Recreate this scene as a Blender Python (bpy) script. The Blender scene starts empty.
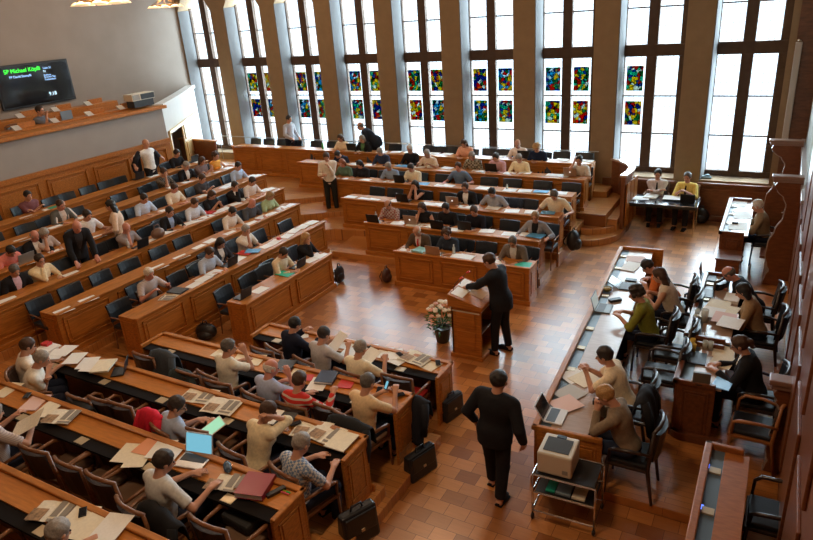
import bpy, math, random
import numpy as np
from mathutils import Matrix, Vector
C = bpy.context.scene.collection
SC = bpy.context.scene
PI = math.pi
RND = random.Random(7)

# ------------------------------------------------------------------ camera
CW, CH, CF = 813, 540, 653.15
HC = 5.5
_R = np.array([0.87235607, 0.48400593, -0.06879789])
_U = np.array([-0.1281729, 0.36224467, 0.92322831])
_F = np.array([-0.47176964, 0.79656579, -0.37804278])
cd = bpy.data.cameras.new('camera')
cam = bpy.data.objects.new('camera', cd)
C.objects.link(cam)
cd.sensor_width = 36.0
cd.lens = CF * 36.0 / CW
cd.clip_start = 0.05
cd.clip_end = 200
cam.matrix_world = Matrix(((_R[0], _U[0], -_F[0], 0), (_R[1], _U[1], -_F[1], 0), (_R[2], _U[2], -_F[2], HC), (0, 0, 0, 1)))
SC.camera = cam
# ------------------------------------------------------------------ view, world, lights
SC.view_settings.view_transform = 'Standard'
SC.view_settings.look = 'None'
SC.view_settings.exposure = 0.30
SC.view_settings.gamma = 1.0
SC.view_settings.use_curve_mapping = False
SC.cycles.max_bounces = 8
SC.cycles.diffuse_bounces = 4
SC.cycles.transparent_max_bounces = 12
SC.cycles.caustics_reflective = False
SC.cycles.caustics_refractive = False
W = bpy.data.worlds.new('world')
SC.world = W
W.use_nodes = True
W.node_tree.nodes['Background'].inputs[0].default_value = (0.80, 0.90, 1.0, 1)
W.node_tree.nodes['Background'].inputs[1].default_value = 3.4
WX = [-18.22 + 2.09 * i for i in range(9)]           # left glass edge of every window
def area(name, loc, rot, sx, sy, power, col):
    l = bpy.data.lights.new(name, 'AREA')
    l.shape = 'RECTANGLE'; l.size = sx; l.size_y = sy; l.energy = power; l.color = col
    o = bpy.data.objects.new(name, l); C.objects.link(o)
    o.location = loc; o.rotation_euler = rot
    return o
for x in WX:                                          # daylight outside each window
    area('window_daylight', (x + .63, 18.0, 3.9), (-PI / 2, 0, 0), 1.9, 6.4, 1050, (.86, .94, 1.0))
# warm lights: two at the built chandeliers, three added as fill with no fixture
def lamp(name, loc, power, r=.35, col=(1.0, .70, .45)):
    l = bpy.data.lights.new(name, 'POINT'); l.energy = power; l.color = col; l.shadow_soft_size = r
    o = bpy.data.objects.new(name, l); C.objects.link(o); o.location = loc
    return o
for p, e_ in [((-8.8, 6.78, 6.25), 250), ((-13.5, 12.2, 6.25), 250), ((-2.8, 3.0, 6.9), 300), ((-5.5, 9.6, 6.8), 230), ((-12.0, 3.5, 6.8), 150)]:
    lamp('chandelier_and_fill_light', p, e_)

# ------------------------------------------------------------------ helpers
def ray(x, y):
    return _R * (x - CW / 2) / CF - _U * (y - CH / 2) / CF + _F
def onz(x, y, z):
    d = ray(x, y); t = (z - HC) / d[2]
    return (float(d[0] * t), float(d[1] * t), z)
def ony(x, y, Y):
    d = ray(x, y); t = Y / d[1]
    return (float(d[0] * t), Y, float(HC + d[2] * t))
def onx(x, y, X):
    d = ray(x, y); t = X / d[0]
    return (X, float(d[1] * t), float(HC + d[2] * t))

MATS = {}
def mat(name, col, rough=.6, metal=0.0, spec=.5, noise=0.0, scale=8.0, bump=0.0, stretch=None, alpha=None, emit=None, coat=0.0):
    if name in MATS: return MATS[name]
    m = bpy.data.materials.new(name); m.use_nodes = True
    nt = m.node_tree; b = nt.nodes['Principled BSDF']
    b.inputs['Base Color'].default_value = (*col, 1)
    b.inputs['Roughness'].default_value = rough
    b.inputs['Metallic'].default_value = metal
    b.inputs['Specular IOR Level'].default_value = spec
    b.inputs['Coat Weight'].default_value = coat
    b.inputs['Coat Roughness'].default_value = .15
    if emit:
        b.inputs['Emission Color'].default_value = (*emit[0], 1); b.inputs['Emission Strength'].default_value = emit[1]
    if noise or bump:
        tc = nt.nodes.new('ShaderNodeTexCoord'); mp = nt.nodes.new('ShaderNodeMapping')
        nt.links.new(tc.outputs['Object'], mp.inputs[0])
        if stretch: mp.inputs['Scale'].default_value = stretch
        n = nt.nodes.new('ShaderNodeTexNoise'); n.inputs['Scale'].default_value = scale; n.inputs['Detail'].default_value = 4
        nt.links.new(mp.outputs[0], n.inputs['Vector'])
        if noise:
            r = nt.nodes.new('ShaderNodeValToRGB')
            r.color_ramp.elements[0].position = .3; r.color_ramp.elements[1].position = .7
            r.color_ramp.elements[0].color = tuple(max(0, c * (1 - noise)) for c in col) + (1,)
            r.color_ramp.elements[1].color = tuple(min(1, c * (1 + noise)) for c in col) + (1,)
            nt.links.new(n.outputs['Fac'], r.inputs[0]); nt.links.new(r.outputs[0], b.inputs['Base Color'])
        if bump:
            bp = nt.nodes.new('ShaderNodeBump'); bp.inputs['Strength'].default_value = bump; bp.inputs['Distance'].default_value = .01
            nt.links.new(n.outputs['Fac'], bp.inputs['Height']); nt.links.new(bp.outputs[0], b.inputs['Normal'])
    MATS[name] = m
    return m
def cloth(col, key=None):
    if sum(col) / 3 > .28: col = tuple(min(.86, c * 1.32) for c in col)
    return mat(key or 'cloth_%02x%02x%02x' % tuple(int(min(1, c) * 255) for c in col), col, .85, spec=.2, noise=.12, scale=30)

WOOD = mat('oak_varnished', (.44, .16, .028), .42, spec=.35, noise=.25, scale=3, stretch=(1.5, 6, 14), coat=.05)
WOODH = mat('oak_panel', (.40, .14, .023), .45, spec=.3, noise=.28, scale=3, stretch=(1.2, 10, 16))
WOODT = mat('oak_desktop', (.50, .18, .028), .36, spec=.4, noise=.15, scale=4, stretch=(1.5, 9, 9), coat=.05)
WOODD = mat('dark_walnut', (.13, .05, .02), .40, noise=.3, scale=3, stretch=(2, 6, 8), coat=.12)
WOODR = mat('red_mahogany', (.17, .055, .02), .35, noise=.25, scale=3, stretch=(2, 8, 8), coat=.2)
WOODC = mat('chair_wood', (.20, .08, .03), .35, noise=.2, scale=5, stretch=(3, 3, 12), coat=.2)
WOODG = mat('grey_desktop', (.42, .30, .23), .30, noise=.1, scale=4, stretch=(9, 1.5, 9), coat=.3)
LEATHER = mat('black_leather', (.014, .016, .020), .36, spec=.5, noise=.2, scale=20)
LEATHERB = mat('blue_black_leather', (.013, .018, .026), .36, spec=.5, noise=.2, scale=20)
BLACK = mat('black_plastic', (.012, .012, .014), .45)
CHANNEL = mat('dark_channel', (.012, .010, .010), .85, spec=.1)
CHANNELB = mat('slate_channel', (.10, .15, .20), .35)
BRASS = mat('brass_plate', (.55, .45, .30), .35, metal=.3)
PAPER = mat('white_paper', (.86, .86, .83), .8, noise=.04, scale=40)
CREAM = mat('cream_paper', (.82, .75, .58), .8, noise=.06, scale=30)
PINKP = mat('pink_paper', (.78, .55, .50), .8)
SALMON = mat('salmon_paper', (.80, .36, .20), .8)
GREENP = mat('green_folder', (.02, .42, .26), .5)
BLUEP = mat('blue_folder', (.10, .35, .62), .5)
REDP = mat('red_folder', (.60, .03, .03), .5)
SILVER = mat('laptop_silver', (.55, .55, .56), .35, metal=.6)
CHROME = mat('chrome_tube', (.75, .72, .68), .15, metal=1.0)
PLASTIC = mat('ivory_plastic', (.66, .62, .52), .5)
GLASSY = mat('clear_bottle', (.75, .85, .85), .1, spec=.8)
GLASSY.node_tree.nodes['Principled BSDF'].inputs['Alpha'].default_value = .55
SCREENB = mat('lit_screen_blue', (.05, .2, .3), .3, emit=((.18, .48, .62), .8))
SCREENG = mat('lit_screen_green', (.1, .3, .2), .3, emit=((.38, .75, .50), .7))
SCREENK = mat('dark_screen', (.01, .012, .016), .12)
PLASTER = mat('wall_plaster', (.33, .28, .24), .9, noise=.05, scale=1.5)
PLASTERG = mat('balcony_plaster', (.34, .32, .30), .9, noise=.04, scale=2)
PLASTERW = mat('pale_plaster', (.56, .53, .49), .9, noise=.03, scale=2)
STONE = mat('sandstone_pillar', (.27, .185, .105), .9, noise=.08, scale=4, bump=.1)
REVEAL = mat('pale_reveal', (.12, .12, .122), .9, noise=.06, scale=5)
FRAME = mat('window_frame_brown', (.075, .045, .03), .6, spec=.2, noise=.15, scale=6)
YDOOR = mat('yellow_door', (.62, .42, .18), .45, noise=.08, scale=4)
LEAF = mat('leaf_green', (.05, .16, .03), .5, noise=.3, scale=30)
POT = mat('dark_pot', (.03, .035, .03), .4)
PETAL = mat('petal_cream', (.84, .78, .66), .7, noise=.1, scale=30)
PETALP = mat('petal_pink', (.80, .48, .40), .7, noise=.1, scale=30)

def parquet(name, sx, sy, c1, c2, c3, rot=0.0, rough=.30):
    m = bpy.data.materials.new(name); m.use_nodes = True; nt = m.node_tree; b = nt.nodes['Principled BSDF']
    tc = nt.nodes.new('ShaderNodeTexCoord'); mp = nt.nodes.new('ShaderNodeMapping')
    nt.links.new(tc.outputs['Object'], mp.inputs[0]); mp.inputs['Rotation'].default_value = (0, 0, rot)
    def brick(w, h, off):
        br = nt.nodes.new('ShaderNodeTexBrick'); br.offset = off
        br.inputs['Color1'].default_value = (*c1, 1); br.inputs['Color2'].default_value = (*c2, 1)
        br.inputs['Mortar'].default_value = (*c3, 1); br.inputs['Scale'].default_value = 1
        br.inputs['Mortar Size'].default_value = .003; br.inputs['Mortar Smooth'].default_value = .2
        br.inputs['Brick Width'].default_value = w; br.inputs['Row Height'].default_value = h
        nt.links.new(mp.outputs[0], br.inputs['Vector']); return br
    b1 = brick(sx, sy, .5)
    n = nt.nodes.new('ShaderNodeTexNoise'); n.inputs['Scale'].default_value = 5
    mp2 = nt.nodes.new('ShaderNodeMapping'); mp2.inputs['Scale'].default_value = (1, 8, 1); mp2.inputs['Rotation'].default_value = (0, 0, rot)
    nt.links.new(tc.outputs['Object'], mp2.inputs[0]); nt.links.new(mp2.outputs[0], n.inputs['Vector'])
    mx = nt.nodes.new('ShaderNodeMix'); mx.data_type = 'RGBA'; mx.blend_type = 'MULTIPLY'
    mx.inputs['Factor'].default_value = .35
    nt.links.new(b1.outputs['Color'], mx.inputs['A']); nt.links.new(n.outputs['Color'], mx.inputs['B'])
    hs = nt.nodes.new('ShaderNodeHueSaturation'); hs.inputs['Saturation'].default_value = 1.0; hs.inputs['Value'].default_value = 1.15
    bw = nt.nodes.new('ShaderNodeRGBToBW'); nt.links.new(n.outputs['Color'], bw.inputs[0])
    nt.links.new(bw.outputs[0], mx.inputs['B'])
    nt.links.new(mx.outputs['Result'], hs.inputs['Color']); nt.links.new(hs.outputs[0], b.inputs['Base Color'])
    b.inputs['Roughness'].default_value = rough
    b.inputs['Specular IOR Level'].default_value = .55
    b.inputs['Coat Weight'].default_value = .35; b.inputs['Coat Roughness'].default_value = .24
    return m
FLOORM = parquet('parquet_blocks', .27, .20, (.60, .25, .075), (.28, .095, .024), (.12, .042, .012))
TIERM = parquet('tier_boards', 1.2, .09, (.56, .24, .065), (.46, .18, .045), (.24, .085, .025), rough=.3)

class MB:
    def __init__(s): s.v = []; s.f = []
    def add(s, vs, fs, M=None):
        o = len(s.v)
        for p in vs: s.v.append(tuple(M @ Vector(p)) if M is not None else tuple(p))
        for f in fs: s.f.append(tuple(i + o for i in f))
        return s
    def box(s, x0, x1, y0, y1, z0, z1, M=None):
        return s.add([(x0, y0, z0), (x1, y0, z0), (x1, y1, z0), (x0, y1, z0), (x0, y0, z1), (x1, y0, z1), (x1, y1, z1), (x0, y1, z1)],
                     [(0, 3, 2, 1), (4, 5, 6, 7), (0, 1, 5, 4), (1, 2, 6, 5), (2, 3, 7, 6), (3, 0, 4, 7)], M)
    def prism(s, poly, z0, z1, M=None):
        n = len(poly)
        a = sum(poly[i][0] * poly[(i + 1) % n][1] - poly[(i + 1) % n][0] * poly[i][1] for i in range(n))
        if a < 0: poly = poly[::-1]
        vs = [(x, y, z0) for x, y in poly] + [(x, y, z1) for x, y in poly]
        fs = [tuple(range(n - 1, -1, -1)), tuple(range(n, 2 * n))] + [(i, (i + 1) % n, n + (i + 1) % n, n + i) for i in range(n)]
        return s.add(vs, fs, M)
    def tube(s, pts, r, seg=8, M=None, closed=False):
        pts = [Vector(p) for p in pts]; n = len(pts)
        rs = r if isinstance(r, (list, tuple)) else [r] * n
        vs = []; fs = []
        prev = None
        for i, p in enumerate(pts):
            d = (pts[min(i + 1, n - 1)] - pts[max(i - 1, 0)])
            d.normalize()
            u = d.cross(Vector((0, 0, 1))) if prev is None else prev - d * prev.dot(d)
            if u.length < 1e-3: u = d.cross(Vector((1, 0, 0)))
            u.normalize(); prev = u; w = d.cross(u)
            for k in range(seg):
                a = 2 * PI * k / seg
                vs.append(p + (u * math.cos(a) + w * math.sin(a)) * rs[i])
        for i in range(n - 1):
            for k in range(seg):
                a, b = i * seg + k, i * seg + (k + 1) % seg
                fs.append((a, b, b + seg, a + seg))
        fs.append(tuple(range(seg - 1, -1, -1))); fs.append(tuple(range((n - 1) * seg, n * seg)))
        return s.add(vs, fs, M)
    def lathe(s, prof, seg=16, M=None):
        vs = []; fs = []
        for r, z in prof:
            for k in range(seg):
                a = 2 * PI * k / seg; vs.append((r * math.cos(a), r * math.sin(a), z))
        for i in range(len(prof) - 1):
            for k in range(seg):
                a, b = i * seg + k, i * seg + (k + 1) % seg
                fs.append((a, b, b + seg, a + seg))
        fs.append(tuple(range(seg - 1, -1, -1))); fs.append(tuple(range((len(prof) - 1) * seg, len(prof) * seg)))
        return s.add(vs, fs, M)
    def ball(s, c, r, seg=8, M=None):
        rx, ry, rz = r if isinstance(r, (tuple, list)) else (r, r, r)
        prof = [(math.sin(PI * i / seg), -math.cos(PI * i / seg)) for i in range(1, seg)]
        T = Matrix.Translation(c) @ Matrix.Diagonal((rx, ry, rz, 1))
        if M is not None: T = M @ T
        return s.lathe(prof, seg + 2, T)
    def obj(s, name, m, parent=None, smooth=False, bevel=0.0):
        me = bpy.data.meshes.new(name); me.from_pydata(s.v, [], s.f); me.materials.append(m)
        if smooth: me.polygons.foreach_set('use_smooth', [True] * len(me.polygons))
        o = bpy.data.objects.new(name, me); C.objects.link(o)
        if parent is not None: o.parent = parent
        if bevel:
            bv = o.modifiers.new('bevel', 'BEVEL'); bv.width = bevel; bv.segments = 2; bv.limit_method = 'ANGLE'
        return o
def empty(name, loc, rz=0.0):
    o = bpy.data.objects.new(name, None); C.objects.link(o); o.empty_display_size = .1
    o.location = loc; o.rotation_euler = (0, 0, rz); return o
def tag(o, label, cat, group=None):
    o['label'] = label; o['category'] = cat
    if group: o['group'] = group
    return o
def struct(name, mb, m, parent=None, bevel=0.0):
    o = mb.obj(name, m, parent, bevel=bevel)
    o['kind'] = 'structure'
    return o
def copy_tree(o):
    c = o.copy(); C.objects.link(c)
    for ch in o.children:
        k = ch.copy(); C.objects.link(k); k.parent = c
        for g in ch.children:
            q = g.copy(); C.objects.link(q); q.parent = k
    return c
PENDING = []     # (obj, base label, x position in the photo): look-alikes get told apart by their order
def later(o, label, cat, group, px):
    o['category'] = cat; o['group'] = group
    PENDING.append((o, label, px)); return o
ORD = ['first', 'second', 'third', 'fourth', 'fifth', 'sixth', 'seventh', 'eighth', 'ninth', 'tenth', 'eleventh', 'twelfth', 'thirteenth', 'fourteenth', 'fifteenth']
def settle_labels():
    d = {}
    for o, l, px in PENDING: d.setdefault(l, []).append((px, o))
    for l, it in d.items():
        it.sort(key=lambda q: q[0])
        for i, (px, o) in enumerate(it):
            if len(it) == 1: o['label'] = l
            elif len(it) == 2: o['label'] = l + (', the left one', ', the right one')[i]
            else: o['label'] = l + ', ' + ORD[min(i, 14)] + ' from left'

# ------------------------------------------------------------------ room shell
YF, YW = 17.0, 17.5                # front of the pillars, plane of the windows
XL, XR, ZC = -18.35, .50, 8.2
ROOMY = -3.0
struct('floor', MB().box(-18.6, 1.2, ROOMY, 17.7, -.2, 0), FLOORM)
struct('ceiling', MB().box(-18.8, 1.6, ROOMY, 18.0, ZC, ZC + .2), mat('ceiling_panel', (.14, .09, .05), .8, noise=.1, scale=2))
# far wall with nine tall arched openings
mb = MB()
xs = [XL - .25]
for x in WX:
    a, b = x - .08, x + 1.42
    mb.box(xs[-1], a, YF, YW + .12, 0, ZC)
    mb.box(a, b, YF, YW + .12, 0, 1.0)
    arch = []
    for i in range(9):
        t = i / 8
        arch.append((a + (b - a) * t, 5.7 + .75 * (1 - abs(2 * t - 1) ** 1.9)))
    poly = [(a, ZC), (a, 5.7)] + arch[1:-1] + [(b, 5.7), (b, ZC)]
    M = Matrix(((1, 0, 0, 0), (0, 0, -1, YW + .12), (0, 1, 0, 0), (0, 0, 0, 1)))
    mb.prism(poly, 0, YW + .12 - YF, M)
    xs.append(b)
mb.box(xs[-1], XR + .6, YF, YW + .12, 0, ZC)
struct('wall_back', mb, STONE)
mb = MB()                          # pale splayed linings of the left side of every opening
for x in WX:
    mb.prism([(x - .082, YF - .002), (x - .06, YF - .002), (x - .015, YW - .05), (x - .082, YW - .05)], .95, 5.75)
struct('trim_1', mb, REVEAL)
# glass
def glass_mat(name, tint):
    m = bpy.data.materials.new(name); m.use_nodes = True; nt = m.node_tree
    for n in list(nt.nodes): nt.nodes.remove(n)
    out = nt.nodes.new('ShaderNodeOutputMaterial'); tr = nt.nodes.new('ShaderNodeBsdfTransparent'); gl = nt.nodes.new('ShaderNodeBsdfGlossy')
    gl.inputs['Roughness'].default_value = .2
    mx = nt.nodes.new('ShaderNodeMixShader'); mx.inputs[0].default_value = .06
    tc = nt.nodes.new('ShaderNodeTexCoord'); mp = nt.nodes.new('ShaderNodeMapping'); mp.inputs['Rotation'].default_value = (PI / 2, 0, 0)
    br = nt.nodes.new('ShaderNodeTexBrick'); br.offset = 0; br.inputs['Scale'].default_value = 1
    br.inputs['Brick Width'].default_value = .125; br.inputs['Row Height'].default_value = .19; br.inputs['Mortar Size'].default_value = .0035
    br.inputs['Color1'].default_value = (*tint, 1); br.inputs['Color2'].default_value = (*(t * .9 for t in tint), 1); br.inputs['Mortar'].default_value = (.20, .26, .32, 1)
    nt.links.new(tc.outputs['Object'], mp.inputs[0]); nt.links.new(mp.outputs[0], br.inputs['Vector'])
    nt.links.new(br.outputs['Color'], tr.inputs['Color'])
    nt.links.new(tr.outputs[0], mx.inputs[1]); nt.links.new(gl.outputs[0], mx.inputs[2]); nt.links.new(mx.outputs[0], out.inputs[0])
    return m
GLASS = glass_mat('leaded_glass', (.80, .86, .88))
def stained(seed):
    m = bpy.data.materials.new('stained_glass'); m.use_nodes = True; nt = m.node_tree
    for n in list(nt.nodes): nt.nodes.remove(n)
    out = nt.nodes.new('ShaderNodeOutputMaterial'); tr = nt.nodes.new('ShaderNodeBsdfTransparent')
    tc = nt.nodes.new('ShaderNodeTexCoord'); mp = nt.nodes.new('ShaderNodeMapping'); mp.inputs['Location'].default_value = (seed * 3.1, 0, seed * 1.7)
    mp.inputs['Scale'].default_value = (1, .01, 1)
    vo = nt.nodes.new('ShaderNodeTexVoronoi'); vo.inputs['Scale'].default_value = 11
    ve = nt.nodes.new('ShaderNodeTexVoronoi'); ve.feature = 'DISTANCE_TO_EDGE'; ve.inputs['Scale'].default_value = 11
    nt.links.new(tc.outputs['Object'], mp.inputs[0]); nt.links.new(mp.outputs[0], vo.inputs['Vector']); nt.links.new(mp.outputs[0], ve.inputs['Vector'])
    sp = nt.nodes.new('ShaderNodeSeparateColor'); nt.links.new(vo.outputs['Color'], sp.inputs[0])
    cr = nt.nodes.new('ShaderNodeValToRGB'); cr.color_ramp.interpolation = 'CONSTANT'
    pals = [[(.01, .14, .05), (.03, .32, .22), (.34, .04, .01), (.45, .36, .02), (.40, .44, .38), (.02, .10, .26)],
            [(.40, .02, .01), (.45, .16, .02), (.01, .05, .22), (.40, .44, .40), (.02, .20, .08), (.45, .36, .03)],
            [(.01, .06, .26), (.04, .26, .36), (.38, .44, .46), (.40, .03, .02), (.44, .34, .03), (.02, .18, .10)]]
    pal = pals[seed % 3]
    e = cr.color_ramp.elements
    while len(e) < 6: e.new(.5)
    for i in range(6): e[i].position = i / 6; e[i].color = (*pal[i], 1)
    nt.links.new(sp.outputs[0], cr.inputs[0])
    th = nt.nodes.new('ShaderNodeMath'); th.operation = 'GREATER_THAN'; th.inputs[1].default_value = .035
    nt.links.new(ve.outputs['Distance'], th.inputs[0])
    mx = nt.nodes.new('ShaderNodeMix'); mx.data_type = 'RGBA'; mx.inputs['A'].default_value = (.004, .004, .005, 1)
    nt.links.new(th.outputs[0], mx.inputs['Factor']); nt.links.new(cr.outputs[0], mx.inputs['B'])
    nt.links.new(mx.outputs['Result'], tr.inputs['Color']); nt.links.new(tr.outputs[0], out.inputs[0])
    return m
STG = [stained(i) for i in range(9)]
ZB, ZTR0, ZTR1, ZTOP = 1.15, 3.88, 4.16, 6.4
for i, x in enumerate(WX):
    w = empty('window_%d' % (i + 1), (x, YW, ZB)); w['kind'] = 'structure'
    f = MB()
    f.box(-.09, 0, -.02, .10, -.12, ZTOP - ZB); f.box(1.25, 1.44, -.02, .10, -.12, ZTOP - ZB); f.box(-.09, 1.44, -.04, .10, -.14, 0)
    f.box(.5, .75, -.05, .10, 0, ZTOP - ZB)
    f.obj('frame', FRAME, w, bevel=.01)
    MB().box(-.09, 1.44, -.06, .10, ZTR0 - ZB, ZTR1 - ZB).obj('transom', FRAME, w, bevel=.01)
    for lx in (0, .75):
        for z in (2.0, 2.93, 5.0):
            MB().box(lx, lx + .5, 0, .04, z - ZB - .017, z - ZB + .017).obj('glazing_bar', FRAME, w)
        for z0, z1 in ((ZB, ZTR0), (ZTR1, ZTOP)):
            MB().box(lx, lx + .5, .015, .025, z0 - ZB, z1 - ZB).obj('pane', GLASS, w)
        if i >= 1 and not (i == 7 and lx > 0) and i != 8:
            for k, (z0, z1) in enumerate(((2.20, 2.80), (3.06, 3.66))):
                p = MB().box(-.20, .20, -.004, .004, 0, z1 - z0).obj('stained_panel', STG[(i * 4 + k * 2 + (1 if lx else 0)) % 9], w)
                p.location = (lx + .25, .006, z0 - ZB)
    if i >= 7:
        MB().box(-.1, 1.5, -.62, .0, -.26, -.19).obj('sill', WOODR, w, bevel=.01)
# panelled wainscot under the right-hand windows
mb = MB().box(-3.9, XR, YF - .05, YF, 0, .93)
for k in range(4): mb.box(-3.7 + k * 1.05, -2.8 + k * 1.05, YF - .065, YF - .05, .18, .80)
struct('wall_wainscot', mb, WOODR, bevel=.008)
struct('baseboard_back', MB().box(-3.9, XR, YF - .09, YF - .05, 0, .14), WOODR, bevel=.01)
# left: gallery with parapet, screen wall behind it, angled wall with the door
XG = -15.55
struct('wall_left', MB().box(XL - .25, XL, ROOMY, YW, 0, ZC), PLASTER)
struct('wall_gallery', MB().box(XG - .2, XG, ROOMY, 13.2, 0, 3.2), PLASTERG)
mb = MB().box(XG, XG + .05, ROOMY, 13.2, 0, 2.32)
mb.box(XG, XG + .09, ROOMY, 13.2, 2.22, 2.34)
for k in range(12):
    y1 = 13.0 - k * 1.32; y0 = y1 - 1.12
    mb.box(XG + .05, XG + .085, y0, y1, 1.05, 1.09).box(XG + .05, XG + .085, y0, y1, 2.06, 2.1).box(XG + .05, XG + .085, y0, y0 + .04, 1.05, 2.1).box(XG + .05, XG + .085, y1 - .04, y1, 1.05, 2.1)
    mb.box(XG + .05, XG + .07, y0 + .10, y1 - .10, 1.15, 2.0)
struct('wall_panelling', mb, WOODH, bevel=.006)
struct('trim_2', MB().box(XG - .32, XG + .12, ROOMY, 13.3, 3.18, 3.27), WOOD, bevel=.015)
struct('floor_gallery', MB().box(XL, XG - .2, ROOMY, 13.2, 2.25, 2.35), WOODD)
# angled wall with the door, topped with pale coping that sweeps up to the corner
P0, P1 = Vector((XG, 13.2, 0)), Vector((-18.15, 16.95, 0))
dv = (P1 - P0); LW = dv.length; ang = math.atan2(dv.y, dv.x)
MA = Matrix.Translation(P0) @ Matrix.Rotation(ang, 4, 'Z')     # local x along the wall, room on local -y... y>0 is behind
TZ = lambda z0: z0
DX0, DX1, DZ = .12, LW - .38, 2.5
mb = MB()
mb.box(0, DX0, 0, .18, 0, 3.2, MA); mb.box(DX1, LW, 0, .18, 0, 3.2, MA); mb.box(DX0, DX1, 0, .18, DZ, 3.2, MA)
struct('wall_door_side', mb, PLASTERW)
mb = MB()
for k in range(12):
    t = k / 12; x = t * LW
    mb.box(x, x + LW / 12, -.06, .24, 3.2 + .06 * t * t, 3.30 + .06 * t * t, MA)
struct('trim_3', mb, PLASTERW)
d = empty('door_1', P0, ang); d['kind'] = 'structure'
mb = MB().box(DX0, DX0 + .1, -.06, .1, 0.75, DZ).box(DX1 - .1, DX1, -.06, .1, .75, DZ).box(DX0, DX1, -.06, .1, DZ - .1, DZ)
mb.obj('door_frame', YDOOR, d, bevel=.01)
XM = 1.75
mb = MB().box(XM, DX1 - .1, -.04, 0, .75, DZ - .1)
for z0, z1 in ((.95, 1.3), (1.4, 1.85), (1.95, 2.45)): mb.box(XM + .15, DX1 - .25, -.07, -.04, z0, z1)
mb.obj('door_leaf', YDOOR, d, bevel=.008)
MB().box(DX0 + .1, XM, .30, .34, .6, DZ - .1).obj('door_leaf', WOODR, d)
# right wall: wood below, weathered plaster above
struct('wall_right', MB().box(XR + .03, XR + .4, ROOMY, YF, 0, ZC), mat('mottled_plaster', (.34, .36, .33), .9, noise=.35, scale=3, bump=.2))
struct('trim_5', MB().box(.06, XR + .03, YF - .03, YF, .93, 6.5), WOODD)
mb = MB().box(XR, XR + .1, 12.0, YF, 0, 2.0).box(XR, XR + .1, ROOMY, 12.0, 0, 3.7)
for k in range(13):
    mb.box(XR - .03, XR, 16.6 - k * 1.25 - .95, 16.6 - k * 1.25, .45, 1.8)
    if k > 3: mb.box(XR - .03, XR, 16.6 - k * 1.25 - .95, 16.6 - k * 1.25, 2.0, 3.4)
struct('wall_right_panelling', mb, WOODR, bevel=.008)
struct('trim_4', MB().box(XR - .06, XR + .14, 12.0, YF, 2.0, 2.08).box(XR - .06, XR + .14, ROOMY, 12.0, 3.7, 3.78), mat('pale_ledge', (.42, .36, .34), .3, coat=.5), bevel=.01)
struct('wall_near', MB().box(-18.6, 1.2, ROOMY - .2, ROOMY, 0, ZC), WOODD)
# corner strip right of the last window, tall pale casing
t = tag(empty('roller_blind_casing', (.05, YF - .12, 0)), 'tall slim pale casing on the wall right of the last window', 'casing')
MB().box(0, .13, 0, .12, 1.75, 4.15).obj('casing', mat('casing_grey', (.45, .42, .38), .4), t, bevel=.02)
MB().ball((.065, .06, 4.17), (.05, .05, .04)).obj('cap', CHROME, t)

# ------------------------------------------------------------------ tiers of the floor
LXT = [(-8.95, 5.9, 11.7), (-10.12, 5.3, 12.35), (-11.12, 2.0, 13.0), (-12.2, 2.0, 13.6), (-13.28, 2, 13.7), (-14.25, 2, 13.7)]
LZ = [.15, .30, .45, .60, .75, .90]
ST = .15
def slab(name, poly, z1, z0=0.0, m=None):
    struct(name, MB().prism(poly, z0, z1), m or TIERM, bevel=.008)
slab('floor_tier_left', [(-8.93, 6.1), (-8.93, 11.75), (-15.5, 11.75), (-15.5, ROOMY), (-9.9, ROOMY), (-9.9, 6.1)], .15)
slab('floor_tier_left', [(-10.13, 5.35), (-10.13, 12.3), (-15.5, 12.3), (-15.5, ROOMY), (-10.13, ROOMY)], .30)
slab('floor_tier_left', [(-11.12, ROOMY), (-11.12, 12.95), (-15.5, 12.95), (-15.5, ROOMY)], .45)
slab('floor_tier_left', [(-12.22, ROOMY), (-12.22, 13.5), (-15.9, 13.5), (-15.5, ROOMY)], .60)
slab('floor_tier_left', [(-13.28, ROOMY), (-13.28, 13.8), (-16.0, 13.8), (-15.5, ROOMY)], .75)
slab('floor_tier_left', [(-14.28, ROOMY), (-14.28, 13.8), (-16.0, 13.8), (-15.5, ROOMY)], .90)
# centre block tiers; their left ends step away towards the left block
slab('floor_tier_centre', [(-3.85, 11.75), (-7.2, 11.75), (-8.95, 11.72), (-9.6, 17), (-3.85, 17)], .15)
slab('floor_tier_centre', [(-3.8, 12.85), (-8.2, 12.95), (-9.6, 12.75), (-10.2, 12.3), (-11, 17), (-3.8, 17)], .30)
slab('floor_tier_centre', [(-3.8, 13.95), (-9.7, 13.9), (-11.1, 12.95), (-13, 12.95), (-13, 17), (-3.8, 17)], .45)
slab('floor_tier_centre', [(-3.3, 14.85), (-10.4, 14.85), (-12.2, 13.5), (-18, 13.5), (-18, 17), (-3.3, 17)], .60)
slab('floor_tier_centre', [(-3.6, 16.25), (-15.7, 15.85), (-18, 15.85), (-18, 17), (-3.6, 17)], .75)
# rounded steps at the right end of the centre block
def arc(cx, cy, rx, ry, a0, a1, n=12):
    return [(cx + rx * math.cos(a0 + (a1 - a0) * i / n), cy + ry * math.sin(a0 + (a1 - a0) * i / n)) for i in range(n + 1)]
slab('stair_step', [(-3.9, 16.2)] + arc(-3.9, 15.2, .95, 1.0, -PI / 2, 0) + [(-2.95, 16.2)], .15)
slab('stair_step', [(-3.9, 16.2)] + arc(-3.9, 15.35, .86, .75, -PI / 2, 0) + [(-3.04, 16.2)], .30)
slab('stair_step', [(-3.9, 16.5), (-3.9, 15.0), (-3.08, 15.05), (-3.08, 16.5)], .45)
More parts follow.
